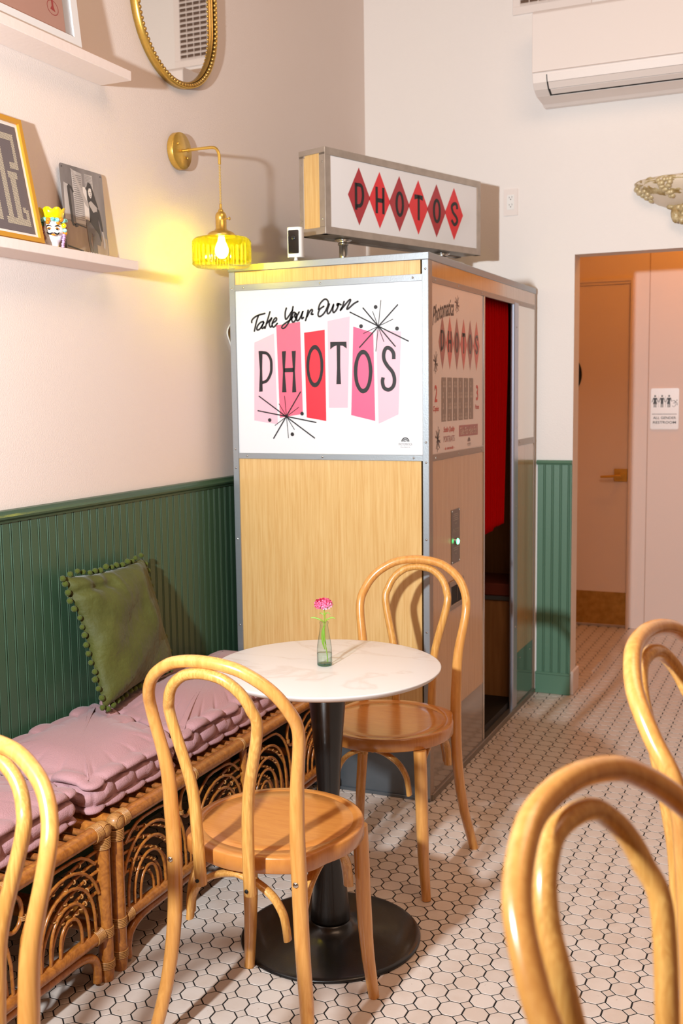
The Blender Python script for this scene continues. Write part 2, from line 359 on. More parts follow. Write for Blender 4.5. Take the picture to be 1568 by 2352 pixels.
def lay(name, rings, off):
    c = []
    for i in range(-21, 48):
        for j in range(-72, 42):
            x = OX+(i+off)*PT; y = OY-(j+off)*PT
            if x < .005 or x > 4.1 or y > YH-.01 or y < -4.1: continue
            if .1 < x < .855 and .51 < y < 1.99: continue
            u, v, z = camproj((x, y, 0)); vis = z > .3 and -20 < u < 1588 and 900 < v < 2372
            under = x < .46 and y < .45
            if not vis and (y < -1.9 or x > 3.0): 
                if y < -2.6 or x > 3.4: continue
            c.append((0 if vis and not under else 1, z, x, y))
    c.sort(); parts, rest = c[:300], c[300:]
    mb = MB(); tile_add(mb, rings, 0, 0); first = mb.build(name, TILE, fl)
    first.location = (parts[0][2], parts[0][3], 0)
    for _, _, x, y in parts[1:]:
        o = first.copy(); COL.objects.link(o); o.location = (x, y, random.uniform(-.0003, .0002)); 
    mb = MB()
    for _, _, x, y in rest: tile_add(mb, rings, x, y, random.uniform(-.0003, .0002))
    o = mb.build(name+'s_beyond', TILE, fl); o['kind'] = 'stuff'
lay('octagon_tile', octr, 0.0); lay('square_tile', dotr, .5)

wl = struct(MB().box(-.14, 0, -3.2, YB, 0, 4.3).build('wall_left', WALL))
mb = MB().box(-.14, XO, YB, YB+.117, 0, 4.3).box(XO, 2.15, YB, YB+.117, ZO, 4.3).box(2.15, 4.2, YB, YB+.117, 0, 4.3)
wb = struct(mb.build('wall_back', WALLB))
struct(MB().box(-.14, 4.2, YH, YH+.12, 0, 3.1).build('wall_hall', HALLP))
struct(MB().box(-.14, 0, YB+.117, YH, 0, 3.1).build('wall_hall_left', HALLP))  # unseen hall side walls and ceiling, added to block world light
struct(MB().box(3.4, 3.5, YB+.117, YH, 0, 3.1).build('wall_hall_right', HALLP))
struct(MB().box(-.14, 3.5, YB+.117, YH+.12, 3.1, 3.2).build('ceiling_hall', HALLP))
# door jamb lining of the opening, with its baseboard
struct(fixn(MB().box(XO, XO+.014, YB+.001, YB+.13, 0, .115, .003).build('baseboard_opening', SHELFM)))
# beadboard wainscot, one plank at a time
def plank_profile(wd, d0=.001, d=.010):
    return [(0, d0), (0, d-.004), (.002, d), (wd-.010, d), (wd-.0085, d-.004), (wd-.0075, d-.001), (wd-.006, d+.0008), (wd-.0035, d+.0008), (wd-.002, d-.001), (wd-.001, d-.004), (wd, d-.004), (wd, d0)]
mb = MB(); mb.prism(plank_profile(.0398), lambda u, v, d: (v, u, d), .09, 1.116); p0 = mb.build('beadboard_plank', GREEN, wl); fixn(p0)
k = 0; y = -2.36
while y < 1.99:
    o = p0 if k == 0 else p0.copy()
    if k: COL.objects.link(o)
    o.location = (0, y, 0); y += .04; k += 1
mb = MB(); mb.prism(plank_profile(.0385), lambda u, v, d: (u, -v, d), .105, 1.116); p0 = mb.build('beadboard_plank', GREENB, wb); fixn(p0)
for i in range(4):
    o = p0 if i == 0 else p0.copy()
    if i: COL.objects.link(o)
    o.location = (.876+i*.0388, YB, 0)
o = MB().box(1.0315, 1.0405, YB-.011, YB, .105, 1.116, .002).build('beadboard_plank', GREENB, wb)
def rail(d, ln, f):
    pr = [(0, 0), (.014, 0), (.016, .006), (.024, .012), (.026, .018), (.020, .024), (.018, .028), (.016, .034), (0, .036)]
    mb = MB(); mb.prism(pr, f, d, ln); return mb
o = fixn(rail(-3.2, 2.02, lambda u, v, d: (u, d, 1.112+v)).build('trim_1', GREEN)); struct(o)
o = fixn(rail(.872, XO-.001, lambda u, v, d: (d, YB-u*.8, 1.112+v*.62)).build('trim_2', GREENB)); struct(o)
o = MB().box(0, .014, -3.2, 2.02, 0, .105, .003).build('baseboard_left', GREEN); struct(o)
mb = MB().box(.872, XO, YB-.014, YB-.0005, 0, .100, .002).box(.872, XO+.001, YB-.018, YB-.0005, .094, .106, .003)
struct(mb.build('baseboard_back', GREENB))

# hall door
D = struct(MB().box(.13, 1.047, YH-.012, YH-.001, .012, 2.088, .002).build('door_1', HALLP))
mb = MB().box(1.049, 1.064, YH-.022, YH-.0005, 0, 2.1039).box(.115, 1.064, YH-.022, YH-.0005, 2.104, 2.120).box(.115, .13, YH-.022, YH-.0005, 0, 2.104).box(.13, 1.049, YH-.017, YH-.0005, 2.088, 2.1035)
struct(mb.build('trim_3', HALLP))
MB().box(.16, 1.047, YH-.014, YH-.0121, .018, .222, .001).build('kick_plate', BRASS_A, D)
MB().box(.966, 1.046, YH-.018, YH-.0121, .906, .984, .002).build('handle_plate', BRASS, D)
mb = MB(); mb.lathe([(.024, 0), (.024, .004), (.012, .008), (.011, .045)], (1.008, YH-.018, .943), 20, axis='y'); 
mb = MB(); mb.tube([(1.008, YH-.018, .943), (1.008, YH-.030, .943)], .020, 20); mb.tube([(1.008, YH-.028, .943), (1.008, YH-.062, .943)], .011, 16)
mb.tube([(1.012, YH-.06, .943), (.98, YH-.062, .942), (.93, YH-.062, .938), (.893, YH-.060, .936)], [.010, .009, .008, .007], 10, flat=1)
fixn(mb.build('lever_handle', BRASS, D))
mb = MB(); mb.tube([(.612, YH-.0121, 1.556), (.612, YH-.018, 1.556)], .152, 48); disc = fixn(mb.build('door_disc', BLACK)); tag(disc, 'round black disc sign on the hallway door', 'sign')
struct(MB().box(1.155, 1.159, YH-.0022, YH-.0003, 0, 3.1).build('joint_shade_strip', mat('shadow_gap_paint', '#c7a48f', .7)))  # darker strip painted in for the shade of a wall panel groove

# restroom sign
t = thing('restroom_sign', 'white all gender restroom sign on the hallway wall right of the door', 'sign', (1.2545, YH-.001, 1.223))
F = lambda u, v, d: (u-.081, -.005-d, v)
def rr(w_, h_, r, n=5):
    out = []
    for cx, cz, a0 in ((w_-r, r, -pi/2), (w_-r, h_-r, 0), (r, h_-r, pi/2), (r, r, pi)):
        out += [(cx+r*cos(a0+i*pi/2/n), cz+r*sin(a0+i*pi/2/n)) for i in range(n+1)]
    return out
mb = MB(); mb.prism(rr(.162, .243, .010), lambda u, v, d: (u-.081, -d, v), 0, .005); fixn(mb.build('plate', mat('sign_white', '#fbfbfd', .3), t))
mb = MB()
def disc2(mb, cx, cz, r, d=.0004, n=14): mb.poly([F(cx+r*cos(i*2*pi/n), cz+r*sin(i*2*pi/n), d) for i in range(n)])
def fig(cx, kind):
    disc2(mb, cx, .197, .0055)
    mb.ribbon([(cx-.010, .184), (cx-.017, .162)], .0035, F, .0004); mb.ribbon([(cx+.010, .184), (cx+.017, .162)] if kind != 'h' else [(cx+.010, .184), (cx+.014, .166)], .0035, F, .0004)
    mb.poly([F(cx+a, b, .0005) for a, b in ((-.011, .187), (.011, .187), (.0065, .170), (-.0065, .170))])
    if kind in 'wh': mb.poly([F(cx+a, b, .0005) for a, b in ((-.006, .172), (.006, .172), (.012 if kind == 'w' else .006, .150), (-.012, .150))])
    else: mb.poly([F(cx+a, b, .0005) for a, b in ((-.0075, .172), (.0075, .172), (.0075, .150), (-.0075, .150))])
    for e in (-.0045, .0045): mb.ribbon([(cx+e, .152), (cx+e, .132)], .005, F, .0004)
fig(.025, 'w'); fig(.065, 'm'); fig(.105, 'h')
mb.ribbon([(.0455, .132), (.0455, .199)], .001, F, .0004); mb.ribbon([(.085, .132), (.085, .199)], .001, F, .0004)
mb.ribbon([(.133+.010*cos(a), .145+.011*sin(a)) for a in [i*pi/8-2.6 for i in range(13)]], .002, F, .0004)
mb.ribbon([(.125, .168), (.137, .170), (.141, .160), (.150, .157), (.152, .144)], .003, F, .0004); mb.ribbon([(.146, .166), (.139, .158)], .003, F, .0004); disc2(mb, .150, .172, .0028)
mb.ribbon([(.010, .090), (.150, .090)], .0028, F, .0004)
text_mesh(mb, 'ALL GENDER', .0155, F, .0004, .132, at=(.081, .068), bold=.015); text_mesh(mb, 'RESTROOM', .0155, F, .0004, .132, at=(.081, .041), bold=.015)
for i in range(16):
    if i in (5, 11): continue
    for j in range(random.randint(1, 3)): disc2(mb, .016+i*.007+random.choice((0, .002)), .018+random.choice((0, .0025, .005)), .0007, n=6)
mb.build('lettering', mat('sign_grey', '#45484c', .5), t)

# ================================================================ art data (millimetres on each panel)
ART = json.loads('''{"script":[[[63,479],[63,486],[71,495],[89,504],[118,510]],[[92,505],[82,481],[73,448]],[[111,481],[99,478],[88,468],[83,456],[87,451],[97,456],[108,470],[114,480],[106,466],[104,458],[108,456],[115,462]],[[139,515],[129,488],[117,456]],[[125,474],[141,488],[146,494],[141,483],[136,479],[136,467],[140,460],[146,464]],[[147,473],[162,481],[166,489],[161,492],[152,483],[147,471],[149,461],[156,461],[168,472]],[[206,525],[201,509],[201,490],[205,486],[214,495],[231,517]],[[233,529],[227,505],[217,479],[204,461],[192,453],[186,457],[191,465],[205,474],[223,484],[232,493]],[[245,504],[236,509],[230,502],[226,487],[231,474],[240,479],[245,491],[245,504],[238,499],[241,490]],[[257,509],[248,494],[247,480],[255,481],[266,498],[273,513],[267,496],[268,485],[274,489]],[[293,514],[287,492],[282,478]],[[288,491],[299,509],[308,516],[310,510],[305,500],[312,499]],[[355,525],[340,516],[333,503],[333,493],[340,490],[355,500],[367,518],[373,536],[369,546],[360,550],[347,542],[338,530],[334,515]],[[377,532],[369,512],[369,500],[376,500],[386,514],[394,531],[390,514],[392,502],[399,505],[408,517],[414,534],[408,524],[408,532],[422,528]],[[434,538],[427,520],[418,507],[437,526],[451,540],[458,544],[458,538],[447,519],[445,511],[452,514],[466,525],[477,532],[487,536]]],"slabs":[[[71,406],[153,437],[162,106],[64,121]],[[163,465],[260,475],[265,144],[171,130]],[[275,435],[357,443],[358,118],[280,131]],[[368,473],[455,486],[443,165],[369,165]],[[468,450],[544,426],[548,118],[456,139]],[[554,436],[648,427],[636,141],[561,108]]],"polys":[[[88,375],[105,375],[102,313],[102,227],[87,226],[92,304]],[[184,371],[201,372],[195,297],[200,223],[182,223],[187,297]],[[224,371],[241,372],[236,296],[240,223],[223,222],[228,296]],[[193,310],[231,311],[230,295],[192,295]],[[378,399],[441,398],[442,374],[427,384],[417,385],[416,307],[418,249],[400,249],[403,307],[403,386],[391,382],[378,373]]],"ribs":[[[100,369],[123,365],[138,344],[140,317],[137,293],[121,267],[100,259]],[[620,332],[619,353],[607,369],[592,371],[583,354],[584,331],[596,310],[614,289],[622,265],[618,240],[601,227],[583,234],[577,255],[580,270]]],"rings":[[[[350,314],[349,297],[346,281],[342,267],[336,255],[330,246],[323,241],[315,239],[307,241],[300,247],[294,256],[289,268],[285,283],[283,299],[282,316],[283,333],[286,349],[291,363],[296,375],[303,384],[310,389],[318,391],[325,389],[332,383],[338,374],[344,361],[347,347],[350,331]],[[338,314],[338,301],[336,289],[333,277],[329,268],[325,261],[320,257],[315,255],[310,257],[306,261],[302,268],[298,278],[296,289],[294,302],[294,315],[295,329],[297,341],[300,353],[303,362],[308,369],[312,373],[317,375],[322,373],[327,368],[331,361],[334,352],[337,340],[338,328]]],[[[540,291],[538,274],[536,258],[531,243],[526,231],[519,222],[511,217],[503,215],[495,217],[488,223],[481,232],[475,244],[471,259],[469,275],[468,292],[469,310],[472,326],[477,340],[482,352],[489,361],[497,367],[505,368],[513,366],[520,360],[527,351],[532,339],[536,324],[539,308]],[[526,291],[525,278],[523,265],[521,254],[517,244],[513,237],[508,233],[503,231],[498,233],[494,237],[490,245],[486,254],[484,266],[482,279],[482,292],[483,306],[485,318],[487,330],[491,339],[495,346],[500,351],[505,352],[510,351],[514,346],[518,339],[522,329],[524,318],[525,305]]]],"thick":[[[505,514],[627,375]],[[637,519],[490,375]],[[455,501],[676,392]],[[85,211],[312,56]],[[258,225],[143,54]],[[79,157],[319,113]]],"thin":[[[574,537],[553,360]],[[542,500],[584,393]],[[619,470],[506,424]],[[192,211],[205,56]],[[168,182],[230,87]],[[250,169],[150,102]]],"dots":[[554,514],[498,450],[633,437],[129,122],[262,145],[221,70]]}''')
# ================================================================ photo booth
BX0, BX1, BY0, BY1, BZ = .0903, .8666, .4916, 2.0, 1.9363
booth = thing('photo_booth', 'tall maple-panelled photo booth with metal edges in the corner of the room', 'photo booth', (.478, 1.246, 0))


def bw(mb, name, m_, parent=None):
    o = mb.build(name, m_); par = parent or booth; o.parent = par; o.matrix_parent_inverse = Matrix.Translation(-Vector(booth.location)) ; return o
def bs(mb, name, m_, parent): # sub-part of a part that already carries the offset
    return mb.build(name, m_, parent)
bw(MB().box(BX0+.008, BX1-.03, BY0+.003, BY0+.02, .285, 1.226), 'lower_front_panel', MAPLE)
bw(MB().box(BX0+.008, BX1-.03, BY0+.003, BY0+.02, 1.862, 1.912), 'upper_front_panel', MAPLE)
fp = bw(MB().box(.112, .847, BY0+.004, BY0+.018, 1.244, 1.842), 'front_sign_panel', ACRYL)
bw(MB().box(.1135, .8445, BY0-.0005, BY0+.012, 1.841, 1.864, .0008), 'upper_front_strip', ALU)
bw(MB().box(.1135, .8445, BY0-.0005, BY0+.012, 1.2245, 1.2455, .0008), 'lower_front_strip', ALU)
bw(MB().box(.112, .846, BY0+.001, BY0+.02, .003, .286, .001), 'front_kick_plate', ALU_D)
bw(MB().box(BX0+.001, BX1-.001, BY0-.006, BY0+.001, .0002, .012, .001).box(BX0+.001, .116, BY0-.0008, BY0+.02, 0.0002, .288), 'base_trim', ALU_D)
mb = MB().box(.8435, BX1, BY0-.0015, BY0+.022, .003, 1.9115, .0012); bw(mb, 'corner_post', ALU)
mb = MB().box(BX0, .1145, BY0-.0015, BY0+.022, .003, 1.9115, .0012); bw(mb, 'corner_post', ALU)
mb = MB().box(BX1-.012, BX1+.0012, BY0-.0009, .5275, .003, 1.9115, .0012); lab(bw(mb, 'corner_post', mat('reflection_tinted_aluminium', '#a8978a', .35, .6, bump=(200, .05))), 'side face of the front corner post')
lid = bw(MB().box(BX0-.003, BX1+.003, BY0-.004, BY1, 1.911, BZ, .002), 'top_lid', ALU)
# side wall
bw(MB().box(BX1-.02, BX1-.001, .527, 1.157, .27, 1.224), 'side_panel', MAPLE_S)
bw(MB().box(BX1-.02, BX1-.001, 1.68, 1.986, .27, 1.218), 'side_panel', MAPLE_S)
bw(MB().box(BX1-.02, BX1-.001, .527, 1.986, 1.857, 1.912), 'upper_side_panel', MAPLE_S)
poster = bw(MB().box(BX1-.018, BX1-.002, .527, 1.147, 1.243, 1.840), 'side_poster_panel', ACRYL2)
SALU = mat('reflection_tinted_aluminium', '#a8978a', .35, .6, bump=(200, .05))  # brown tint puts the reflections on the side metal into its colour
bw(MB().box(BX1-.012, BX1+.0012, .5275, 1.985, 1.838, 1.858, .0008), 'upper_side_strip', SALU)
bw(MB().box(BX1-.012, BX1+.0012, .5275, 1.155, 1.222, 1.2455, .0008), 'lower_side_strip', SALU)
bw(MB().box(BX1-.012, BX1+.0012, 1.686, 1.985, 1.217, 1.2455, .0008), 'lower_side_strip', SALU)
bw(MB().box(BX1-.018, BX1-.0005, .527, 1.157, .003, .27), 'side_kick_plate', STEEL_M)
bw(MB().box(BX1-.018, BX1-.0005, 1.68, 1.986, .003, .27), 'side_kick_plate', STEEL_M)
bw(MB().box(BX1-.03, BX1+.002, 1.148, 1.163, .003, 1.838, .001), 'doorway_trim', CHROME)
bw(MB().box(BX1-.017, BX1+.003, 1.614, 1.684, .003, 1.848, .004), 'doorway_post', mat('post_aluminium', '#b4b8c6', .3, .7))
bw(MB().box(BX1-.018, BX1-.001, 1.686, 1.986, 1.2455, 1.838), 'mirror_panel', MIRRORP)
bw(MB().box(BX1-.012, BX1+.001, 1.984, BY1, .003, 1.912, .001), 'back_edge_strip', SALU)
bw(MB().box(BX1-.05, BX1+.007, .5, BY1, .0003, .026, .002), 'threshold_rail', mat('threshold_metal', '#8b8278', .3, .7))
# inside
INW = wood('booth_inside_laminate', '#a87848', '#855a32', 9, (5, 5, .4), .4, .2, .3)
bw(MB().box(.112, .845, 1.975, 1.99, .03, 1.905), 'inside_back_wall', INW)
bw(MB().box(.098, .112, .51, 1.99, .02, 1.905), 'inside_far_wall', INW)
bw(MB().box(.112, .846, 1.135, 1.15, .03, 1.905), 'inside_partition', INW)
bw(MB().box(.112, .846, 1.15, 1.975, .028, .057), 'inside_floor', BLACK)
bw(MB().box(.112, .846, .53, 1.975, 1.87, 1.885), 'inside_ceiling', BLACK)
bw(MB().box(.112, .846, .53, 1.135, .028, .05), 'machine_floor', BLACK)
mb = MB().box(.113, .844, 1.70, 1.974, .057, .508); bench = bw(mb, 'seat_bench', INW)
bs(MB().box(.113, .844, 1.692, 1.974, .508, .528, .002), 'seat_edge', ALU_D, bench); bs(MB().box(.113, .844, 1.690, 1.974, .5285, .586, .006), 'seat_top', mat('bench_vinyl', '#6d2f22', .45), bench)
bw(MB().box(.30, .62, 1.968, 1.9745, 1.10, 1.80, .002), 'backdrop', mat('dark_patterned_cloth', '#0a0a0c', .8, var=(14, (1, 1, 1), .9, '#3a362f')))
# control plate, LED and delivery slot
cp = bw(MB().box(BX1-.001, BX1+.0015, .736, .834, .825, 1.028, .001), 'button_plate', mat('dark_steel_plate', '#7d746e', .3, .8))
mb = MB(); 
FS = lambda u, v, d: (BX1+.0015+d, .736+u, .825+v)
for i, (wd, vv) in enumerate(((.05, .185), (.06, .178), (.045, .170), (.06, .163), (.02, .150), (.062, .058), (.05, .050), (.012, .036))):
    mb.ribbon([(.049-wd/2, vv), (.049+wd/2, vv)], .0022, FS, .0003, False)
text_mesh(mb, 'PHOTOS', .014, FS, .0003, .07, at=(.049, .124))
for a in (.006, .092):
    for b in (.006, .197): mb.ball(FS(a, b, 0), .003, 8, 4)
bs(mb, 'plate_lettering', mat('plate_print', '#b5a79c', .5), cp)['kind'] = 'stuff'
mb = MB(); mb.tube([(BX1+.0015, .788, .906), (BX1+.008, .788, .906)], .0145, 20); bs(mb, 'button_ring', CHROME, cp)
mb = MB(); mb.ball((BX1+.008, .788, .906), .0105, 14, 8, (.6, 1, 1)); bs(mb, 'button_light', LED, cp)
sl = bw(MB().box(BX1-.001, BX1+.006, .70, .872, .743, .762, .001).box(BX1-.001, BX1+.006, .70, .872, .655, .674, .001).box(BX1-.001, BX1+.006, .70, .716, .674, .743, .001).box(BX1-.001, BX1+.006, .856, .872, .674, .743, .001), 'delivery_slot_frame', SALU)
bs(MB().box(BX1-.001, BX1+.001, .716, .856, .674, .743), 'delivery_slot', BLACK, sl)
bs(MB().box(BX1+.001, BX1+.002, .8, .802, .68, .735), 'slot_bar', SALU, sl)
# screws on the strips and posts
mb = MB(); 
def scr(x, y, z, ax):
    r = .0042
    if ax == 'y': mb.lathe([(0.0001, -.0018), (r*.6, -.0016), (r, 0)], (x, y, z), 8, axis='y')
    else: mb.lathe([(r, 0), (r*.6, .0016), (0.0001, .0018)], (x, y, z), 8, axis='x')
for z in (1.24+.05, 1.88, 1.22, .62, .95): scr(.856, BY0-.0015, z, 'y'); scr(.1015, BY0-.0015, z-.03, 'y')
for x in (.15, .46, .81): scr(x, BY0-.0005, 1.8525, 'y'); scr(x, BY0-.0005, 1.235, 'y')
for y in (.56, .82, 1.12, 1.72, 1.95): scr(BX1+.0012, y, 1.848, 'x'); scr(BX1+.0012, y, 1.233, 'x')
for z in (1.74, 1.30, .95, .4): scr(BX1+.003, 1.65, z, 'x')
scr(BX1-.0005, 1.75, .235, 'x'); scr(BX1-.0005, 1.93, .235, 'x')
o = bw(mb, 'screw_heads', CHROME); o['kind'] = 'stuff'
# printed front artwork
FF = lambda u, v, d: (.117+u/1000, BY0+.004-d, 1.246+v/1000)
mb = MB(); mats = [INK, PINK1, PINK2, REDB, PINK3, INKG]
for s_, mi in zip(ART['slabs'], (1, 2, 3, 1, 4, 1)): mb.cur = mi; mb.poly([FF(u, v, .0004) for u, v in s_])
mb.cur = 0
for p in ART['polys']:
    for i in range(1): mb.prism(p, FF, .0003, .0009)
for o_, i_ in ART['rings']:
    n = len(o_); mb.add([FF(u, v, .0009) for u, v in o_]+[FF(u, v, .0009) for u, v in i_], [(i, (i+1) % n, n+(i+1) % n, n+i) for i in range(n)], False)
for p, wd in zip(ART['ribs'], (11, 13.5)):
    q = catmull([(u, v, 0) for u, v in p], 5); mb.ribbon([(a.x, a.y) for a in q], wd, FF, .0010, wd > 12 and False)
for p in ART['script']:
    q = catmull([(u, v, 0) for u, v in p], 4); mb.ribbon([(a.x, a.y) for a in q], 6.4, FF, .0012)
for p in ART['thick']: mb.ribbon(p, 4.6, FF, .0014, False)
for p in ART['thin']: mb.ribbon(p, 2.4, FF, .0015, False)
for u, v in ART['dots']: mb.poly([FF(u+7*cos(i*pi/9), v+7*sin(i*pi/9), .0016) for i in range(18)])
def logo(mb, f, cx, cz, k, d=.0006):
    for R_, wd in ((14, 3.6), (9.5, 2.4), (6.2, 1.6)): mb.ribbon([(cx+R_*k*cos(a*pi/12), cz+R_*k*sin(a*pi/12)) for a in range(13)], wd*k, f, d, False)
    mb.poly([f(cx+a*k, cz+b*k, d) for a, b in ((-6, 0), (3, 0), (-1.5, 4))])
logo(mb, FF, 661, 46, .95); mb.cur = 5
text_mesh(mb, 'PHOTOMATICA', 9.5, FF, .0006, 50, at=(661, 37)); text_mesh(mb, 'Photo Booth Co.', 4.6, FF, .0006, 36, at=(661, 27))
bs(mb, 'front_sign_artwork', mats, fp)
# printed side poster
FP = lambda u, v, d: (BX1-.002+d, .530+u/1000, 1.246+v/1000)
mb = MB(); mats = [INKB, mat('poster_red', '#d2483a', .35, coat=.5), mat('poster_dark_red', '#a34a41', .35, coat=.5), PGREY, mat('poster_bright_red', '#d6402f', .35), mat('poster_faded_brown', '#6d4a40', .4), mat('poster_strip_light', '#bda89b', .4), mat('poster_cream', '#e2c4b6', .4)]
def burst(mb, cx, cy_, r, k=.42, d=.0006, dots=True, w1=3.2):
    for a, q, wd in ((80, 1, .7), (52, .95, 1), (130, .9, 1), (22, .62, .5), (160, .8, 1.2), (105, .6, .5)):
        a = math.radians(a); dx, dz = r*q*cos(a)*k*1.6, r*q*sin(a); mb.ribbon([(cx-dx, cy_-dz), (cx+dx, cy_+dz)], w1*wd, FP, d, False)
    if dots:
        for a, b in ((-.62, .15), (.55, -.1), (.05, .82) if False else (.1, -.75)): mb.poly([FP(cx+a*r*k*1.9+2.6*cos(i*pi/5), cy_+b*r+2.6*sin(i*pi/5), d) for i in range(10)])
for i in range(6):
    mb.cur = 2 if i % 2 == 0 else 1; cx = 114+82.8*i; mb.poly([FP(cx-42 if i == 0 else cx-41, 392, .0004), FP(cx, 296, .0004), FP(cx+41, 392, .0004), FP(cx, 488, .0004)])
mb.cur = 0
def letters(mb, f, cxs, cz, h, w_, st, d):
    """the six tall hand-drawn capitals P H O T O S as strokes"""
    hw = w_/2-st/2; hh = h/2
    a, b, c_, dd, e, g = cxs
    mb.ribbon([(a-hw, cz-hh), (a-hw, cz+hh)], st, f, d, False); q = catmull([(a-hw, cz+hh-st/2, 0), (a+hw*.5, cz+hh-st*.6, 0), (a+hw, cz+hh*.35, 0), (a+hw*.9, cz-hh*.2, 0), (a+hw*.3, cz-hh*.62, 0), (a-hw, cz-hh*.72, 0)], 4); mb.ribbon([(p.x, p.y) for p in q], st, f, d, False)
    for s_ in (-1, 1): mb.ribbon([(b+s_*hw, cz-hh), (b+s_*hw, cz+hh)], st, f, d, False)
    mb.ribbon([(b-hw, cz), (b+hw, cz)], st*1.2, f, d, False)
    for c2 in (c_, e): mb.ribbon([(c2+hw*cos(t*pi/10), cz+(hh-st/2)*sin(t*pi/10)) for t in range(21)], st, f, d, False)
    mb.ribbon([(dd, cz-hh), (dd, cz+hh)], st, f, d, False); mb.poly([f(dd-w_/2, cz+hh, d), f(dd-w_/2, cz+hh-st*1.5, d), f(dd, cz+hh-st, d), f(dd+w_/2, cz+hh-st*1.5, d), f(dd+w_/2, cz+hh, d)])
    q = catmull([(g+hw, cz+hh*.45, 0), (g+hw*.8, cz+hh*.8, 0), (g, cz+hh-st/2, 0), (g-hw*.9, cz+hh*.6, 0), (g-hw*.5, cz+hh*.15, 0), (g+hw*.6, cz-hh*.2, 0), (g+hw, cz-hh*.55, 0), (g, cz-hh+st/2, 0), (g-hw, cz-hh*.5, 0)], 4); mb.ribbon([(p.x, p.y) for p in q], st, f, d, False)
letters(mb, FP, [114+82.8*i for i in range(6)], 397, 76, 40, 11, .0008)
# brand script along a rising arc, bursts
mb.cur = 0
text_mesh(mb, 'Photomatica', 62, lambda u, v, d: FP(u, v+.20*(u-126)+12*sin(pi*u/250)-8, d), .0006, 236, at=(126, 506), shear=.35, bold=.012)
mb.cur = 5; burst(mb, 283, 537, 34, .6, w1=3)
mb.cur = 0; burst(mb, 39, 319, 40, .45); burst(mb, 60, 50, 46, .45, w1=4)
mb.cur = 4; text_mesh(mb, '2', 60, FP, .0006, 28, at=(41, 211), bold=.02); text_mesh(mb, '3', 60, FP, .0006, 28, at=(537, 211), bold=.02)
text_mesh(mb, 'Copies', 24, FP, .0006, 62, at=(41, 156), shear=.3, bold=.012); text_mesh(mb, 'Poses', 18, FP, .0006, 54, at=(537, 157), shear=.3, bold=.012)
text_mesh(mb, 'Studio Quality', 26, FP, .0006, 130, at=(188, 79), shear=.3, bold=.012); text_mesh(mb, '- in seconds -', 12, FP, .0006, 125, at=(188, 14), shear=.2, bold=.012)
mb.cur = 2; text_mesh(mb, 'PORTRAITS', 22, FP, .0006, 126, at=(188, 47)); mb.prism([(304, 49), (546, 47), (546, 90), (304, 91)], FP, 0, .0005)
mb.cur = 7; text_mesh(mb, 'Take Pics Have Fun!', 28, FP, .0009, 218, at=(425, 69), shear=.3, bold=.01)
rs = random.Random(3)
for i in range(6):
    x = 101+66.2*i; mb.cur = 3; mb.poly([FP(x, 111, .0004), FP(x+53, 111, .0004), FP(x+53, 268, .0004), FP(x, 268, .0004)])
    mb.cur = 6
    for k in range(4): # two little portraits in each frame of the strip
        z0 = 113+k*39
        for j in range(1+(rs.random() < .7)):
            cx = x+18+j*18+rs.uniform(-3, 3); mb.poly([FP(cx+5*cos(a*pi/4), z0+20+6*sin(a*pi/4)+rs.uniform(-1, 1), .0007) for a in range(8)]); mb.poly([FP(cx-8, z0+3, .0007), FP(cx+8, z0+3, .0007), FP(cx+5, z0+13, .0007), FP(cx-5, z0+13, .0007)])
mb.cur = 5; logo(mb, FP, 430, 26, 1.0); text_mesh(mb, 'PHOTOMATICA', 8, FP, .0006, 44, at=(432, 17)); text_mesh(mb, 'Photo Booth Co.', 3.5, FP, .0006, 36, at=(432, 10))
bs(mb, 'side_poster_artwork', mats, poster)
# curtain hanging in the doorway
def curtain():
    mb = MB(); n = 150; mz = 24; vs = []
    for j in range(mz+1):
        z = 1.853-j*(1.853-.868)/mz; q = j/mz; y1 = interp(q, [0, .15, .6, 1], [1.604, 1.600, 1.574, 1.552])
        for i in range(n+1):
            t = i/n; amp = .014*(1-.3*q)*(1-.5*math.exp(-j*.5)); ph = t*2*pi*11.5+.6*sin(t*9)+.5*sin(q*3+t*5)
            vs.append((BX1-.034+amp*sin(ph)+.0015*sin(ph*2.3+1), 1.167+t*(y1-1.167), z+(0 if j < mz else .006*sin(ph)-.012*t*0+.012*(t > .55))))
    mb.add(vs, [(j*(n+1)+i, j*(n+1)+i+1, (j+1)*(n+1)+i+1, (j+1)*(n+1)+i) for j in range(mz) for i in range(n)], True)
    return mb
ct = thing('curtain', 'red pleated curtain hanging in the booth doorway', 'curtain', (BX1-.034, 1.38, .868))
o = curtain().build('cloth', CURT, ct); o.matrix_parent_inverse = Matrix.Translation(-Vector(ct.location)); so = o.modifiers.new('s', 'SOLIDIFY'); so.thickness = .0015
mb = MB(); mb.tube([(BX1-.034, 1.163, 1.858), (BX1-.034, 1.612, 1.858)], .006, 12); o = mb.build('curtain_rod', CHROME, ct); o.matrix_parent_inverse = Matrix.Translation(-Vector(ct.location))

# ================================================================ lightbox sign on the booth roof
SL, SW, SH = .989, .136, .318
sg = thing('lightbox_sign', 'long metal-framed lightbox sign raised on posts above the booth', 'sign', (.379, .722, 1.9363), -.333)
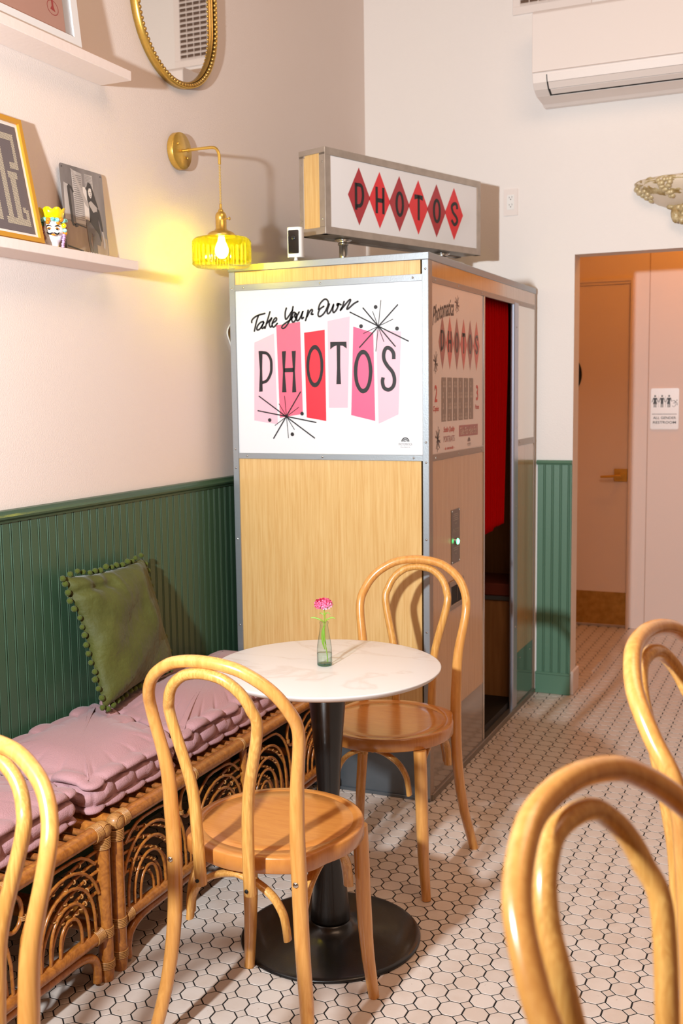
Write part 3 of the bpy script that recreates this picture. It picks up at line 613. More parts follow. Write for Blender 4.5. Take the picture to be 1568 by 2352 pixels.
# local frame: +y along the sign, -x across it, base of the box at z = .124
Z0 = .1237
mb = MB(); f_ = .030
mb.box(-f_, .0008, 0, f_, Z0, Z0+SH, .001).box(-f_, .0008, SL-f_*.93, SL, Z0, Z0+SH, .001)
mb.box(-f_, .0012, 0, SL, Z0, Z0+.028, .001).box(-f_, .0012, 0, SL, Z0+SH-.028, Z0+SH, .001)
mb.box(-SW, -SW+f_*.8, 0, f_, Z0, Z0+SH, .001).box(-SW, -SW+f_, SL-f_, SL, Z0, Z0+SH, .001).box(-SW, -SW+f_, 0, SL, Z0, Z0+.028, .001).box(-SW, -SW+f_, 0, SL, Z0+SH-.028, Z0+SH, .001)
mb.box(-SW, 0, -.0012, .012, Z0, Z0+.026, .001).box(-SW, 0, -.0012, .012, Z0+SH-.02, Z0+SH, .001).box(-SW, -.001, .001, SL-.001, Z0+.003, Z0+.010).box(-SW, 0, 0, SL, Z0+SH-.004, Z0+SH)
mb.build('frame', mat('lightbox_aluminium', '#bfb4a9', .34, .7, var=(18, (1, 1, 1), .5, '#a0948a')), sg)
mb = MB().box(-SW+.022, -.028, .002, .012, Z0+.024, Z0+SH-.018); mb.build('end_panel', MAPLE, sg)
MB().box(-SW+.02, -.028, SL-.012, SL-.002, Z0+.026, Z0+SH-.026).build('end_panel', MAPLE, sg)
face = MB().box(-.008, -.002, f_-.002, SL-f_*.9+.002, Z0+.027, Z0+SH-.027).build('face_panel', mat('lightbox_acrylic', '#f2f1f3', .12, coat=.7), sg)
MB().box(-SW+.002, -SW+.008, f_-.002, SL-f_+.002, Z0+.027, Z0+SH-.027).build('face_panel', ACRYL, sg)
FL = lambda u, v, d: (-.002+d, u/1000, Z0+v/1000)
mb = MB()
for i in range(6): mb.cur = 1+(i % 2 == 0); cx = 192+121.2*i; mb.poly([FL(cx-64, 159, .0004), FL(cx, 49, .0004), FL(cx+64, 159, .0004), FL(cx, 268, .0004)])
mb.cur = 0; letters(mb, FL, [194+121.2*i for i in range(6)], 158, 102, 54, 14, .0008)
mb.build('face_artwork', [INK, RED1, RED2], face)
for yy in (.17, .80):
    mb = MB(); c0 = (-SW/2, yy, 0); mb.lathe([(.030, .0002), (.030, .004), (.0165, .008), (.0165, Z0-.022), (.021, Z0-.022), (.021, Z0-.014), (.017, Z0-.013), (.034, Z0-.004), (.034, Z0-.0005)], c0, 24); mb.build('post', CHROME, sg)
mb = MB()
for z in (.055, .265): 
    for x in (-.014, -SW+.012): mb.lathe([(0.0001, -.0018), (.003, -.0016), (.004, 0)], (x, -.0005, Z0+z), 8, axis='y')
o = mb.build('screw_heads', CHROME, sg); o['kind'] = 'stuff'

# camera on the roof
t = thing('security_camera', 'small white security camera standing on the booth roof', 'camera', (.333, .56, BZ), .10)
mb = MB(); mb.lathe([(.030, .0003), (.031, .003), (.026, .006), (.008, .009), (.006, .016), (.006, .022)], (0, 0, 0), 24); mb.build('stand', PLASTW, t)
mb = MB(); mb.prism(rr(.058, .044, .016), lambda u, v, d: (u-.029, v-.022, d), .020, .126); fixn(mb.build('body', PLASTW, t))
mb = MB(); mb.prism(rr(.040, .084, .004), lambda u, v, d: (u-.020, -.0222-d, .032+v), 0, .0015); fc = fixn(mb.build('face', DARKGL, t))
mb = MB(); mb.lathe([(.0001, -.003), (.004, -.0028), (.0085, -.002), (.009, 0)], (0, -.0237, .088), 20, axis='y'); mb.build('lens', mat('lens_ring', '#3b3d42', .15, .5), fc)
mb = MB(); mb.lathe([(.0001, -.002), (.003, -.0015), (.0035, 0)], (0, -.0267, .088), 12, axis='y'); mb.build('lens_glass', BLACK, fc)

# loop of white cord peeping out behind the booth
mb = MB(); q = catmull([(.004, .80, 1.80), (.004, .70, 1.765), (.006, .636, 1.728), (.006, .616, 1.700), (.006, .632, 1.668), (.004, .68, 1.60), (.004, .76, 1.50)], 6)
mb.tube(q, .0028, 8); tag(mb.build('white_cord', PLASTW), 'loop of thin white cord peeping out from behind the left edge of the booth', 'cord')
# ================================================================ bentwood chairs
SH_A = dict(w=[(0, .1999), (.15, .1772), (.3, .1615), (.45, .1568), (.55, .1571), (.65, .1619)], zm=.7733, wm=.1793, oa=.8966, ob=.9268, zt=.9241,
            y=[(0, -.2514), (.2, -.1979), (.45, -.1973), (.65, -.2088), (.78, -.2316), (.88, -.2805), (.95, -.314)],
            i=[(.44, .0613), (.54, .0631), (.64, .0707)], izm=.7842, im=.1045, ia=.9128, ib=.8441, izt=.8996, iy=[(.44, -.2411), (.65, -.2521), (.78, -.2679), (.9, -.3044)], dz=0)
SH_D = dict(w=[(-.15, .2), (.1, .172), (.3, .160), (.45, .157), (.55, .154), (.65, .159)], zm=.768, wm=.194, oa=.892, ob=.923, zt=.941,
            y=[(-.15, -.262), (.1, -.205), (.45, -.194), (.65, -.206), (.78, -.210), (.88, -.284), (.95, -.33)],
            i=[(.44, .061), (.54, .063), (.64, .070)], izm=.783, im=.095, ia=.913, ib=.844, izt=.906, iy=[(.44, -.241), (.65, -.254), (.78, -.273), (.9, -.321)], dz=.15)
SEATZ = .4785
def hoop(S):
    f = lambda z: interp(z, [a for a, _ in S['y']], [b for _, b in S['y']])
    h = [(w_, f(z), z) for z, w_ in S['w']]
    for a in (0, .35, .7, 1.05, 1.3):
        z = S['zm']+(S['zt']-S['zm'])*sin(a)**S['ob']; h.append((S['wm']*cos(a)**S['oa'], f(z), z))
    return h+[(0, f(S['zt']), S['zt'])]+[(-a, b, c) for a, b, c in h[::-1]]
def ihoop(S):
    f = lambda z: interp(z, [a for a, _ in S['iy']], [b for _, b in S['iy']])
    h = [(w_, f(z), z) for z, w_ in S['i']]
    for a in (0, .35, .7, 1.05, 1.3):
        z = S['izm']+(S['izt']-S['izm'])*sin(a)**S['ib']; h.append((S['im']*cos(a)**S['ia'], f(z), z))
    return [(h[0][0], h[0][1]+.003, .412)]+h+[(0, f(S['izt']), S['izt'])]+[(-a, b, c) for a, b, c in h[::-1]]+[(-h[0][0], h[0][1]+.003, .412)]
def seat_outline(k, n=96):
    out = []
    for i in range(n):
        a = 2*pi*i/n-pi/2; x, y = cos(a), sin(a)
        if y > -.45: r = .2007
        else:
            t = (-y-.45)/.55; r = .2007+.016*math.sin(t*pi)**2+.012*t*t
        out.append((x*r*k, (y*r)*k))
    return out
def make_chair(name, label, S, group=None, rough_seat=SEATW):
    dz = S['dz']; t = thing(name, label, 'chair', group=group)
    O = catmull(hoop(S), 8)
    cut = .452; up_ = [p for p in O if p.z >= cut]; rad = lambda z: interp(z, [-.15, .0, .3, .5, .62, .72, .95], [.0135, .0145, .0168, .0172, .0160, .0138, .0132])
    up_ = [Vector((p.x, p.y, p.z+dz)) for p in up_]
    MB().tube(up_, [rad(p.z-dz) for p in up_], 16).build('back_hoop', BEECH, t)
    half = len(O)//2
    for seg in (O[:half], O[half:][::-1]):
        lo = [p for p in seg if p.z < cut]; nx = [p for p in seg if p.z >= cut][0]
        lo = [Vector((p.x, p.y, p.z+dz)) for p in lo+[nx]]; lo[0].z = .0006
        MB().tube(lo, [rad(p.z-dz) for p in lo], 16).build('leg', BEECH, t)
    I = catmull(ihoop(S), 8); I = [Vector((p.x, p.y, p.z+dz)) for p in I]
    MB().tube(I, [interp(p.z-dz, [.41, .6, .9], [.0135, .0130, .0118]) for p in I], 14).build('inner_hoop', BEECH_P, t)
    for sx in (-1, 1): # front legs, sabre-curved out at the foot
        q = catmull([(sx*.150, .128, .4395+dz), (sx*.1535, .130, .36+dz), (sx*.157, .132, .24+dz*.8), (sx*.163, .137, .12+dz*.5), (sx*.1745, .1465, .0006)], 6)
        MB().tube(q, [interp(p.z, [0, .2, .46], [.0135, .0182, .0192]) for p in q], 16).build('leg', BEECH, t)
    # seat: dished top with a scribed ring
    mb = MB(); n = 96; rings = [(.90, .4405), (.985, .4408), (1.0, .4440), (1.0, .4735), (.992, .4775), (.975, SEATZ), (.880, SEATZ-.0002), (.876, SEATZ-.0010), (.872, SEATZ-.0005), (.70, SEATZ-.0030), (.45, SEATZ-.0060), (.2, SEATZ-.0075), (.01, SEATZ-.0078)]
    vs = []
    for k, z in rings:
        if .3 < k < .89: o = [(cos(2*pi*i/n-pi/2)*.2*k*1.0, sin(2*pi*i/n-pi/2)*.2*k) for i in range(n)]
        else: o = seat_outline(k, n)
        vs += [(x, y, z+dz) for x, y in o]
    fs = [(j*n+i, j*n+(i+1) % n, (j+1)*n+(i+1) % n, (j+1)*n+i) for j in range(len(rings)-1) for i in range(n)]+[tuple(range(n))[::-1], tuple(range((len(rings)-1)*n, len(rings)*n))]
    mb.add(vs, fs, True); mb.build('seat', rough_seat, t)
    # four bent ply braces under the seat
    rl = [(.148, -.180), (.148, .112)]
    P4 = [(-.148, -.186), (.148, -.186), (.140, .118), (-.140, .118)]
    ins = .024
    for i in range(4):
        a = Vector((*P4[i], 0)); b = Vector((*P4[(i+1) % 4], 0)); d = (b-a); L_ = d.length; d = d/L_; e = d*ins; up0 = .300+dz
        nrm = Vector((-d.y, d.x, 0))*.006*(1 if i % 2 else -1)
        pr = [(0, up0), (.004, up0+.03), (.012, up0+.06), (.035, up0+.092), (.075, up0+.116), (.115, up0+.1265)]
        L2 = L_-2*ins
        pts = [a+e+d*s_+nrm+Vector((0, 0, z)) for s_, z in pr]+[a+e+d*(L2-s_)+nrm+Vector((0, 0, z)) for s_, z in pr[::-1]]
        MB().tube(catmull(pts, 4), .0125, 10, flat=.62, up=d).build('brace', BEECH_P, t)
    mb = None
    yb = interp(.45, [q[0] for q in S['y']], [q[1] for q in S['y']])
    for sx in (-1, 1):
        MB().lathe([(.0001, -.0205), (.005, -.020), (.0065, -.0175), (.0065, -.010)], (sx*.157, yb, .440+dz), 12, axis='y').build('bolt', CHROME, t)
        MB().lathe([(.0001, -.0150), (.0042, -.0148), (.0045, -.008)], (sx*.061, -.241, .425+dz), 10, axis='y').build('screw', BLACK, t)
    return t
G = 'bentwood chairs around the cafe tables'
chA = make_chair('bentwood_chair', 'honey bentwood chair with its back to us, drawn up to the round marble table', SH_A, G)
chA.location = (.9730, -.8830, 0); chA.rotation_euler.z = -.0221
def dupchair(src, loc, rz, label):
    c = copy_tree(src); c.location = loc; c.rotation_euler.z = rz; c['label'] = label; return c
dupchair(chA, (.9268, -.0766, 0), 3.1516, 'bentwood chair between the round table and the photo booth, facing us')
dupchair(chA, (.896, -2.04, 0), -3.106, 'bentwood chair cut off at the left edge, in front of the pink cushions')
chD = make_chair('bentwood_chair', 'nearest blurred bentwood chair filling the bottom right corner', SH_D, G)
chD.location = (2.196, -2.116, 0); chD.rotation_euler.z = -1.898
dupchair(chD, (2.181, -1.397, 0), -1.791, 'blurred bentwood chair at the right edge, just behind the nearest one')

# ================================================================ round table
tb = thing('cafe_table', 'round white marble cafe table on a black trumpet pedestal', 'table', (.9297, -.5091, 0))
prof = [(.0001, .7325), (.283, .7325), (.292, .7365), (.3005, .7455), (.3014, .7485), (.3005, .7497), (.298, .75), (.0001, .75)]
MB().lathe(prof, (0, 0, 0), 96).build('table_top', MARBLE, tb)
prof = [(.0001, .7322), (.10, .7322), (.10, .728), (.068, .722), (.055, .70), (.049, .66), (.042, .58), (.034, .48), (.029, .40), (.028, .36), (.030, .30), (.036, .22), (.044, .15), (.051, .09), (.054, .058), (.0538, .050), (.0001, .050)]
MB().lathe(prof, (0, 0, 0), 48).build('pedestal', BLACKM, tb)
prof = [(.0001, .0505), (.0545, .0505), (.056, .046), (.066, .036), (.085, .028), (.12, .021), (.18, .0145), (.230, .0105), (.2395, .0088), (.2432, .0050), (.2432, .0012), (.241, .0003), (.0001, .0003)]
MB().lathe(prof, (0, 0, 0), 96).build('base', BLACKM, tb)

# bottle vase
vx, vy = .924, -.51
t = thing('bottle_vase', 'small clear glass bottle vase half full of water on the marble table', 'vase', (vx, vy, .75))
outp = [(.0172, .0005), (.0195, .002), (.0200, .006), (.0200, .030), (.0198, .0345), (.0190, .0350), (.0198, .0358), (.0195, .048), (.0178, .060), (.0148, .078), (.0120, .094), (.0108, .104), (.0106, .110), (.0113, .1125), (.0118, .115), (.0113, .1172)]
MB().lathe(outp, (0, 0, 0), 32).build('glass_body', VGLASS, t)
mb = MB(); mb.lathe([(.0001, .0008), (.0172, .0008), (.0190, .0025), (.0192, .0055), (.016, .0065), (.0001, .007)], (0, 0, 0), 32); mb.build('thick_base', VBASE, t)
mb = MB(); mb.lathe([(.0001, .0075), (.0186, .0075), (.0188, .030), (.0184, .0340), (.0001, .0335)], (0, 0, 0), 32); mb.build('water', WATER, t)
# flower standing in it
fx, fy = vx, vy
t = thing('flower', 'pink sweet william bloom standing in the little glass bottle', 'flower', (fx, fy, .759))
q = catmull([(.008, .003, 0), (.006, .002, .025), (-.001, 0, .075), (.0005, 0, .115), (.001, 0, .142)], 6); MB().tube(q, .0014, 8).build('stem', STEM, t)
q = catmull([(.004, .002, .045), (.0, -.002, .080), (.005, .0, .110), (.002, 0, .135)], 5); MB().tube(q, .0011, 8).build('stem', STEM, t)
def leaf(pts, wd):
    q = catmull(pts, 5); n = len(q); mb = MB(); vs = []
    for i, p in enumerate(q):
        s_ = wd*sin(pi*min(.98, (i+.6)/n))**.7; d = (q[min(i+1, n-1)]-q[max(i-1, 0)]).normalized(); s2 = d.cross(Vector((.3, -1, .2))).normalized()*s_
        vs += [p-s2, p+Vector((0, .0006, -.0004)), p+s2]
    mb.add(vs, [(3*i+j, 3*i+j+1, 3*i+j+4, 3*i+j+3) for i in range(n-1) for j in (0, 1)], True); o = mb.build('leaf', LEAF, t); so = o.modifiers.new('s', 'SOLIDIFY'); so.thickness = .0004; return o
for pts, wd in (([(-.001, 0, .108), (-.010, -.004, .114), (-.024, -.006, .118), (-.036, -.008, .1175)], .0021), ([(.002, 0, .106), (.010, -.002, .115), (.022, 0, .1205), (.034, 0, .1195)], .0019),
                ([(0, 0, .10), (-.004, -.002, .078), (-.003, -.003, .055), (.002, -.002, .034)], .0030), ([(.0, 0, .098), (.001, -.004, .075), (.003, -.002, .05)], .0026), ([(.001, 0, .125), (.010, 0, .133), (.018, .002, .129)], .0012), ([(-.001, 0, .126), (-.008, 0, .131), (-.013, .002, .128)], .0012)): leaf(pts, wd)
def floret(c, nrm, r, m_):
    n = Vector(nrm).normalized(); a = n.orthogonal().normalized(); b = n.cross(a); mb = MB(); c = Vector(c); ph = random.random()*6
    for k in range(5):
        th = ph+k*2*pi/5; d = a*cos(th)+b*sin(th); s_ = n.cross(d); 
        mb.add([c, c+d*r*.55-s_*r*.28+n*r*.18, c+d*r*.95-s_*r*.36+n*r*.10, c+d*r*1.08+n*r*.16, c+d*r*.95+s_*r*.36+n*r*.10, c+d*r*.55+s_*r*.28+n*r*.18], [(0, 1, 2, 3), (0, 3, 4, 5)], True)
    mb.cur = 1; mb.ball(c+n*r*.12, r*.14, 6, 4); return mb.build('floret', [m_, PETAL3], t)
cc = Vector((-.001, 0, .155)); k = 0
for i in range(34):
    ph = math.acos(1-1.45*(i+.5)/34); th = i*2.399963; n = Vector((sin(ph)*cos(th), sin(ph)*sin(th), cos(ph)))
    p = cc+Vector((n.x*.0215, n.y*.0195, n.z*.0135)); floret(p, n+Vector((0, -.2, .1)), random.uniform(.0068, .0090), (PETAL1, PETAL1, PETAL2, PETAL1, PETAL3)[(i*7) % 5])
mb = MB(); mb.ball((-.001, 0, .151), .0145, 12, 8, (1.1, 1, .7)); mb.build('calyx', mat('calyx_green', '#5b6d24', .6), t)
# ================================================================ rattan benches
def bench(y0, y1, label):
    xf, xb, zt = .50, .03, .393
    t = thing('rattan_bench', label, 'bench', ((xf+xb)/2, (y0+y1)/2, 0), 0, 'rattan benches along the green wainscot')
    T = Matrix.Translation(-Vector(t.location))
    def P(mb, name, m_): o = mb.build(name, m_, t); o.matrix_parent_inverse = T; return o
    R_ = .0195; ym = (y0+y1)/2; ya, yb = y0+.022, y1-.022
    for x in (xf, xb+.02):
        for y in (ya, yb):
            P(MB().tube([(x, y, .0006), (x, y, .02), (x, y, .2), (x, y, .372)], [.0165, .0195, .0190, .0185], 16), 'leg', RATTAN)
    P(MB().tube([(xf, ym, .118), (xf, ym, .374)], .0125, 12), 'middle_post', RATTAN)
    for x in (xf, xb+.02): P(MB().tube([(x, ya+.0, zt), (x, yb, zt)], R_, 16), 'top_rail', RATTAN); P(MB().tube([(x, ya+.018, .130), (x, yb-.018, .130)], .0165, 14), 'lower_rail', RATTAN)
    for y in (ya, yb): P(MB().tube([(xb+.03, y, zt), (xf-.01, y, zt)], .0165, 14), 'end_rail', RATTAN); P(MB().tube([(xb+.03, y, .130), (xf-.01, y, .130)], .0145, 12), 'end_rail', RATTAN)
    # low bowed stretcher
    q = catmull([(xf-.002, ya+.036, .012), (xf-.002, ya+.037, .05), (xf-.002, ya+.052, .080), (xf-.002, ya+.10, .0985), (xf-.002, ya+.2, .1020), (xf-.002, ym, .1020), (xf-.002, yb-.2, .1020), (xf-.002, yb-.10, .0985), (xf-.002, yb-.052, .080), (xf-.002, yb-.037, .05), (xf-.002, yb-.036, .012)], 6)
    P(MB().tube(q, .0115, 12), 'bowed_stretcher', RATTAN)
    # seat rods
    n = int((yb-ya-.06)/.0375)
    for i in range(n):
        y = ya+.045+i*(yb-ya-.09)/(n-1); mb = MB().tube([(xb+.03, y, zt+.006), (xf-.006, y, zt+.006)], .0085, 8); P(mb, 'seat_rod', RATTAN_D if i % 1 == 0 else RATTAN)
    for i in range(n): # pale shaved ends resting on the front rail
        pass
    # rings and fans between posts
    zr, zb = .3735, .146
    for (pa, pb) in ((ya, ym), (yb, ym), ):
        rc = (pa+pb)/2
        mb = MB(); mb.torus((xf, rc, .325), .030, .0052, 'x', 24, 8, el=1.38); P(mb, 'ring', RATTAN)
    for (post, other, sgn) in ((ya, (ya+ym)/2, 1), (ym, (ya+ym)/2, -1), (ym, (ym+yb)/2, 1), (yb, (ym+yb)/2, -1)):
        wv = abs(other-post)-.012; p = post+sgn*.018; W_ = wv-.022
        knots = MB()
        for k in range(5): # arches springing beside the post and crossing over
            c = p+sgn*W_*.40; rx = W_*(.14+.105*k); rz = .075+.036*k
            pts = []
            for a in range(17):
                th = pi*a/16; yy = c-sgn*cos(th)*rx+sgn*(k*.004); zz = zb+rz*1.02*sin(th)**.72
                if sgn*(yy-p) < 0 : continue
                pts.append((xf+.003, yy, min(zz, zr-.012)))
            P(MB().tube(pts, .0043, 8), 'cane_arch', RATTAN)
        for k in range(5): # quarter fans rising from the far feet and bending to the post
            fy_ = p+sgn*W_*(.50+.118*k); hz = .365-.026*(4-k); pts = []
            zst = hz-.020
            for a in range(13):
                th = (pi/2)*a/12; yy = fy_-sgn*(abs(fy_-p))*(1-cos(th)) ; zz = zb+(zst-zb)*sin(th)**.85
                pts.append((xf-.004, yy, zz))
            P(MB().tube(pts, .0043, 8), 'cane_arch', RATTAN)
            for a in (5, 6, 7, 8, 9, 10):
                q0 = Vector(pts[a]); 
                knots.torus((q0.x+.003, q0.y, q0.z), .0056, .0022, 'y' if a > 8 else 'z', 8, 5)
        o = P(knots, 'cane_ties', RATTAN_L); o['kind'] = 'stuff'
        for sg_ in (1,): # tie between outer arch and ring
            pass
    # bindings
    def wrap(c, ax, R__, n_, step, r=.0022):
        mb = MB()
        for i in range(n_):
            d = (i-(n_-1)/2)*step; cc_ = {'x': (c[0]+d, c[1], c[2]), 'y': (c[0], c[1]+d, c[2]), 'z': (c[0], c[1], c[2]+d)}[ax]
            if ax == 'z': mb.torus(cc_, R__, r, 'z', 18, 6)
            elif ax == 'y': mb.torus(cc_, R__, r, 'y', 18, 6)
            else: mb.torus(cc_, R__, r, 'x', 18, 6)
        o = P(mb, 'cane_binding', RATTAN_L); o['kind'] = 'stuff'
    for y, s_ in ((ya, 1), (yb, -1)):
        wrap((xf, y, .130), 'z', .0200, 6, .0042); wrap((xf, y+s_*.034, .130), 'y', .0178, 7, .0042); wrap((xf, y, .045), 'z', .0205, 5, .0042)
        wrap((xf, y, .362), 'z', .0200, 7, .0042); wrap((xf, y+s_*.028, zt), 'y', .0207, 6, .0042)
        mb = MB(); # diamond-lashed corner cap
        mb.ball((xf, y, zt), .0235, 16, 10, (1, 1, .95))
        for k in range(1, 5): mb.torus((xf+.0225-.0016*k, y, zt), .0045*k, .0016, 'x', 14, 5)
        P(mb, 'corner_lashing', RATTAN_L)['kind'] = 'stuff'
    for y in (ya+(ym-ya)*.55, ym-(ym-ya)*.03, ym+(yb-ym)*.45): wrap((xf, y, zt), 'y', .0200, 3, .0042)
    for y in ((ya+ym)/2, (ym+yb)/2):
        for s_ in (-1, 1): wrap((xf+.001, y+s_*.031, .305), 'z', .0075, 3, .004, .0018)
    return t
bench(-.892, .470, 'right rattan bench, running from the cane corner joint to the photo booth')
bench(-2.262, -.905, 'left rattan bench, mostly hidden behind the cut-off chair at the left edge')
# ================================================================ floor cushions used as seat pads
def cushion(corners, z0, z1, label, seed, puff=.022):
    rs = random.Random(seed); C4 = [Vector((a, b, 0)) for a, b in corners]; cen = sum(C4, Vector())/4
    per = []; r = .045; nseg = 6
    for i in range(4):
        p, a, b = C4[i], C4[i-1], C4[(i+1) % 4]; da = (a-p).normalized(); db = (b-p).normalized(); s0 = p+da*r; s1 = p+db*r
        for k in range(nseg+1):
            t = k/nseg; per.append((s0*(1-t)**2+p*2*t*(1-t)+s1*t*t))
    # resample evenly
    L_ = [0]; 
    for i in range(len(per)): L_.append(L_[-1]+(per[(i+1) % len(per)]-per[i]).length)
    tot = L_[-1]; cell = tot/round(tot/.092); N = int(round(tot/cell))*16; pts = []; j = 0
    for i in range(N):
        s_ = tot*i/N
        while L_[j+1] < s_: j += 1
        a, b = per[j], per[(j+1) % len(per)]; t = (s_-L_[j])/max(1e-9, L_[j+1]-L_[j]); pts.append(a+(b-a)*t)
    nr = []
    for i in range(N):
        d = (pts[(i+1) % N]-pts[i-1]).normalized(); n_ = Vector((d.y, -d.x, 0)); 
        if n_.dot(pts[i]-cen) < 0: n_ = -n_
        nr.append(n_)
    H = z1-z0; wob = [rs.uniform(.45, 1.45) for _ in range(N//16+1)]; wz = [rs.uniform(-.010, .010) for _ in range(N//16+1)]
    prof = []  # (outward offset, height fraction, scallop sensitivity)
    prof = [(-.030, .0, .3), (-.012, .01, .5), (.000, .06, 1.0), (.004, .13, 1.0), (-.002, .20, 1.1), (-.010, .245, .4), (-.004, .30, .9), (.002, .42, 1.3), (.004, .52, 1.4), (.001, .64, 1.3), (-.006, .725, .9), (-.013, .765, .4), (-.003, .82, 1.0), (.006, .90, 1.2), (.004, .98, 1.1), (-.006, 1.045, .9), (-.020, 1.06, .7), (-.034, 1.045, .6)]
    vs = []
    for (o_, h, sen) in prof:
        for i in range(N):
            c = i//16; stag = .5 if .25 < h < .75 else 0; pp = (i/16+stag) % 1.0
            sc_ = abs(sin(pi*pp))**.55; am = .011*sen*wob[c]*(sc_-.75)
            p = pts[i]+nr[i]*(o_-.004+am); z = z0+H*h+(wz[c]*sc_*h)+.004*sen*(sc_-.6)*(1 if h > .7 else (-1 if 0 < h < .2 else 0))
            vs.append((p.x, p.y, max(z, z0)))
    # top: rings toward the middle line
    K = 16
    for k in range(1, K+1):
        t = k/(K+.0)
        for i in range(N):
            p = pts[i]-nr[i]*.038; p = p+(cen-p)*(1-(1-t)**1.0)*.985
            pp = (i/16) % 1.0; crease = math.exp(-((min(pp, 1-pp))/.10)**2)*math.exp(-t*9)*wob[i//16]; fine = .0006*sin(i*.7+k+seed)*math.exp(-t*10)
            dome = 1-(1-min(1, t*1.9))**2; und = (.007*sin(p.x*11+seed)*sin(p.y*9+seed*2)+.003*sin(p.x*23+p.y*17+seed))*dome
            z = z1+.004+puff*dome-.011*crease+fine+und
            vs.append((p.x, p.y, z))
    rings = len(prof)+K; fs = [(j*N+i, j*N+(i+1) % N, (j+1)*N+(i+1) % N, (j+1)*N+i) for j in range(rings-1) for i in range(N)]
    fs.append(tuple(range(N))); fs.append(tuple(range((rings-1)*N, rings*N)))
    t = MB().add([(a-cen.x, b-cen.y, c-z0) for a, b, c in vs], fs, True).build('seat_cushion', CUSH); fixn(t); t.location = (cen.x, cen.y, z0)
    tag(t, label, 'cushion', 'pink tufted bench cushions')
    return t
cushion([(.468, -.920), (.468, -.520), (.035, -.330), (.028, -.905)], .4130, .499, 'dusty pink tufted cushion in front of the green pillow, front corner at the cane joint', 3)
cushion([(.468, -.507), (.468, .455), (.032, .455), (.035, -.318)], .4130, .499, 'longer dusty pink tufted cushion reaching behind the round table to the booth', 5, .024)
cushion([(.462, -1.52), (.462, -.952), (.030, -.948), (.030, -1.52)], .4130, .502, 'paler pink tufted cushion at the left edge behind the cut-off chair', 8, .024)
# ================================================================ velvet pillow
def pillow():
    t = thing('velvet_pillow', 'olive green velvet pillow with pompom edging leaning on the green wainscot', 'pillow', (.15, -.22, .515))
    n = 44; A = []; rs = random.Random(2)
    BL = Vector((.165, -.455, .530)); BR = Vector((.115, -.005, .545)); TL = Vector((.055, -.475, .930)); TR = Vector((.050, -.060, .925)); 
    NR = (BR-BL).cross(TL-BL).normalized(); NR = NR if NR.x > 0 else -NR
    def pt(u, v, s_):
        p = BL*(1-u)*(1-v)+BR*u*(1-v)+TL*(1-u)*v+TR*u*v
        e = (1-(2*u-1)**4)*(1-(2*v-1)**4); th = .062*max(0, e)**.55*(1 if s_ > 0 else .35)
        # edges bow inwards between the corners
        du = .022*(1-(2*v-1)**2)*(-(2*u-1)); dv = .016*(1-(2*u-1)**2)*(-(2*v-1)); p = p+(BR-BL)*du*2+(TL-BL)*dv*2
        w_ = 0
        if s_ > 0:
            w_ += .0045*sin(38*u+3*v)*math.exp(-((v-1)/.16)**2)*(u < .5)*e**.3+.004*sin(16*v+6*u)*math.exp(-(u/.30)**2)*e**.3+.0035*sin(9*u-13*v+1)*e
            w_ += .006*math.exp(-((u-.82+.10*sin(3*v))/.06)**2)*math.exp(-((v-.62)/.28)**2)-.005*math.exp(-((u-.90)/.05)**2)*math.exp(-((v-.75)/.2)**2)
            w_ -= .010*math.exp(-((v-.865+.25*u*u-.12*u)/.030)**2)*(1 if u < .30 else math.exp(-((u-.30)/.12)**2))
            w_ += .0016*sin(60*u+20*sin(8*v))*math.exp(-((v-.0)/.12)**2)
        return p+NR*(th+w_*1.9)*(1 if s_ > 0 else -1)
    vs = []; fs = []; N1 = n+1
    for s_ in (1, -1):
        for j in range(N1):
            for i in range(N1): vs.append(pt(i/n, j/n, s_)-Vector(t.location))
    for s_ in (0, 1):
        for j in range(n):
            for i in range(n): a = s_*N1*N1+j*N1+i; fs.append((a, a+1, a+N1+1, a+N1) if s_ == 0 else (a, a+N1, a+N1+1, a+1))
    o = MB().add(vs, fs, True).build('cover', VELV, t); import bmesh
    b = bmesh.new(); b.from_mesh(o.data); bmesh.ops.remove_doubles(b, verts=b.verts, dist=.0004); bmesh.ops.recalc_face_normals(b, faces=b.faces); b.to_mesh(o.data); b.free()
    pm = MB(); pm.ball((0, 0, 0), .0092, 10, 7, (1, 1, 1), .07); first = None
    def put(p):
        nonlocal first
        if first is None: first = pm.build('pompom', POM, t); oo = first
        else: oo = first.copy(); COL.objects.link(oo)
        oo.location = p-Vector(t.location); oo.rotation_euler = (rs.random()*3, rs.random()*3, 0); k = rs.uniform(.9, 1.12); oo.scale = (k, k, k)
    c = (BL+BR+TL+TR)/4
    for k in range(15):
        for (u, v) in ((k/14.5, 1), (0, (k+.3)/15), (1, (k+.3)/15), ((k+.5)/15.5, 0)):
            p = pt(u, v, 1)*.5+pt(u, v, -1)*.5; d = (Vector((0, -1, 0)) if u == 0 else Vector((0, 1, 0)) if u == 1 else Vector((0, 0, 1)) if v == 1 else Vector((.5, -.1, -.3)))
            put(p+d*rs.uniform(.008, .013)+Vector((rs.uniform(0, .008), rs.uniform(-.003, .003), rs.uniform(-.003, .003))))
    return t
pillow()
# ================================================================ wall shelves and what stands on them
def at0(o, t): o.parent = t; o.matrix_parent_inverse = Matrix.Translation(-Vector(t.location)); return o
tag(fixn(MB().box(.0005, .138, -1.9, -.156, 1.853, 1.881, .0015).build('picture_shelf', SHELFM)), 'lower pale pink picture shelf on the left wall', 'shelf')
tag(fixn(MB().box(.0005, .118, -1.9, -.131, 2.432, 2.461, .0015).build('picture_shelf', SHELFM)), 'upper pale pink picture shelf near the top left corner', 'shelf')
SZ = 1.8812
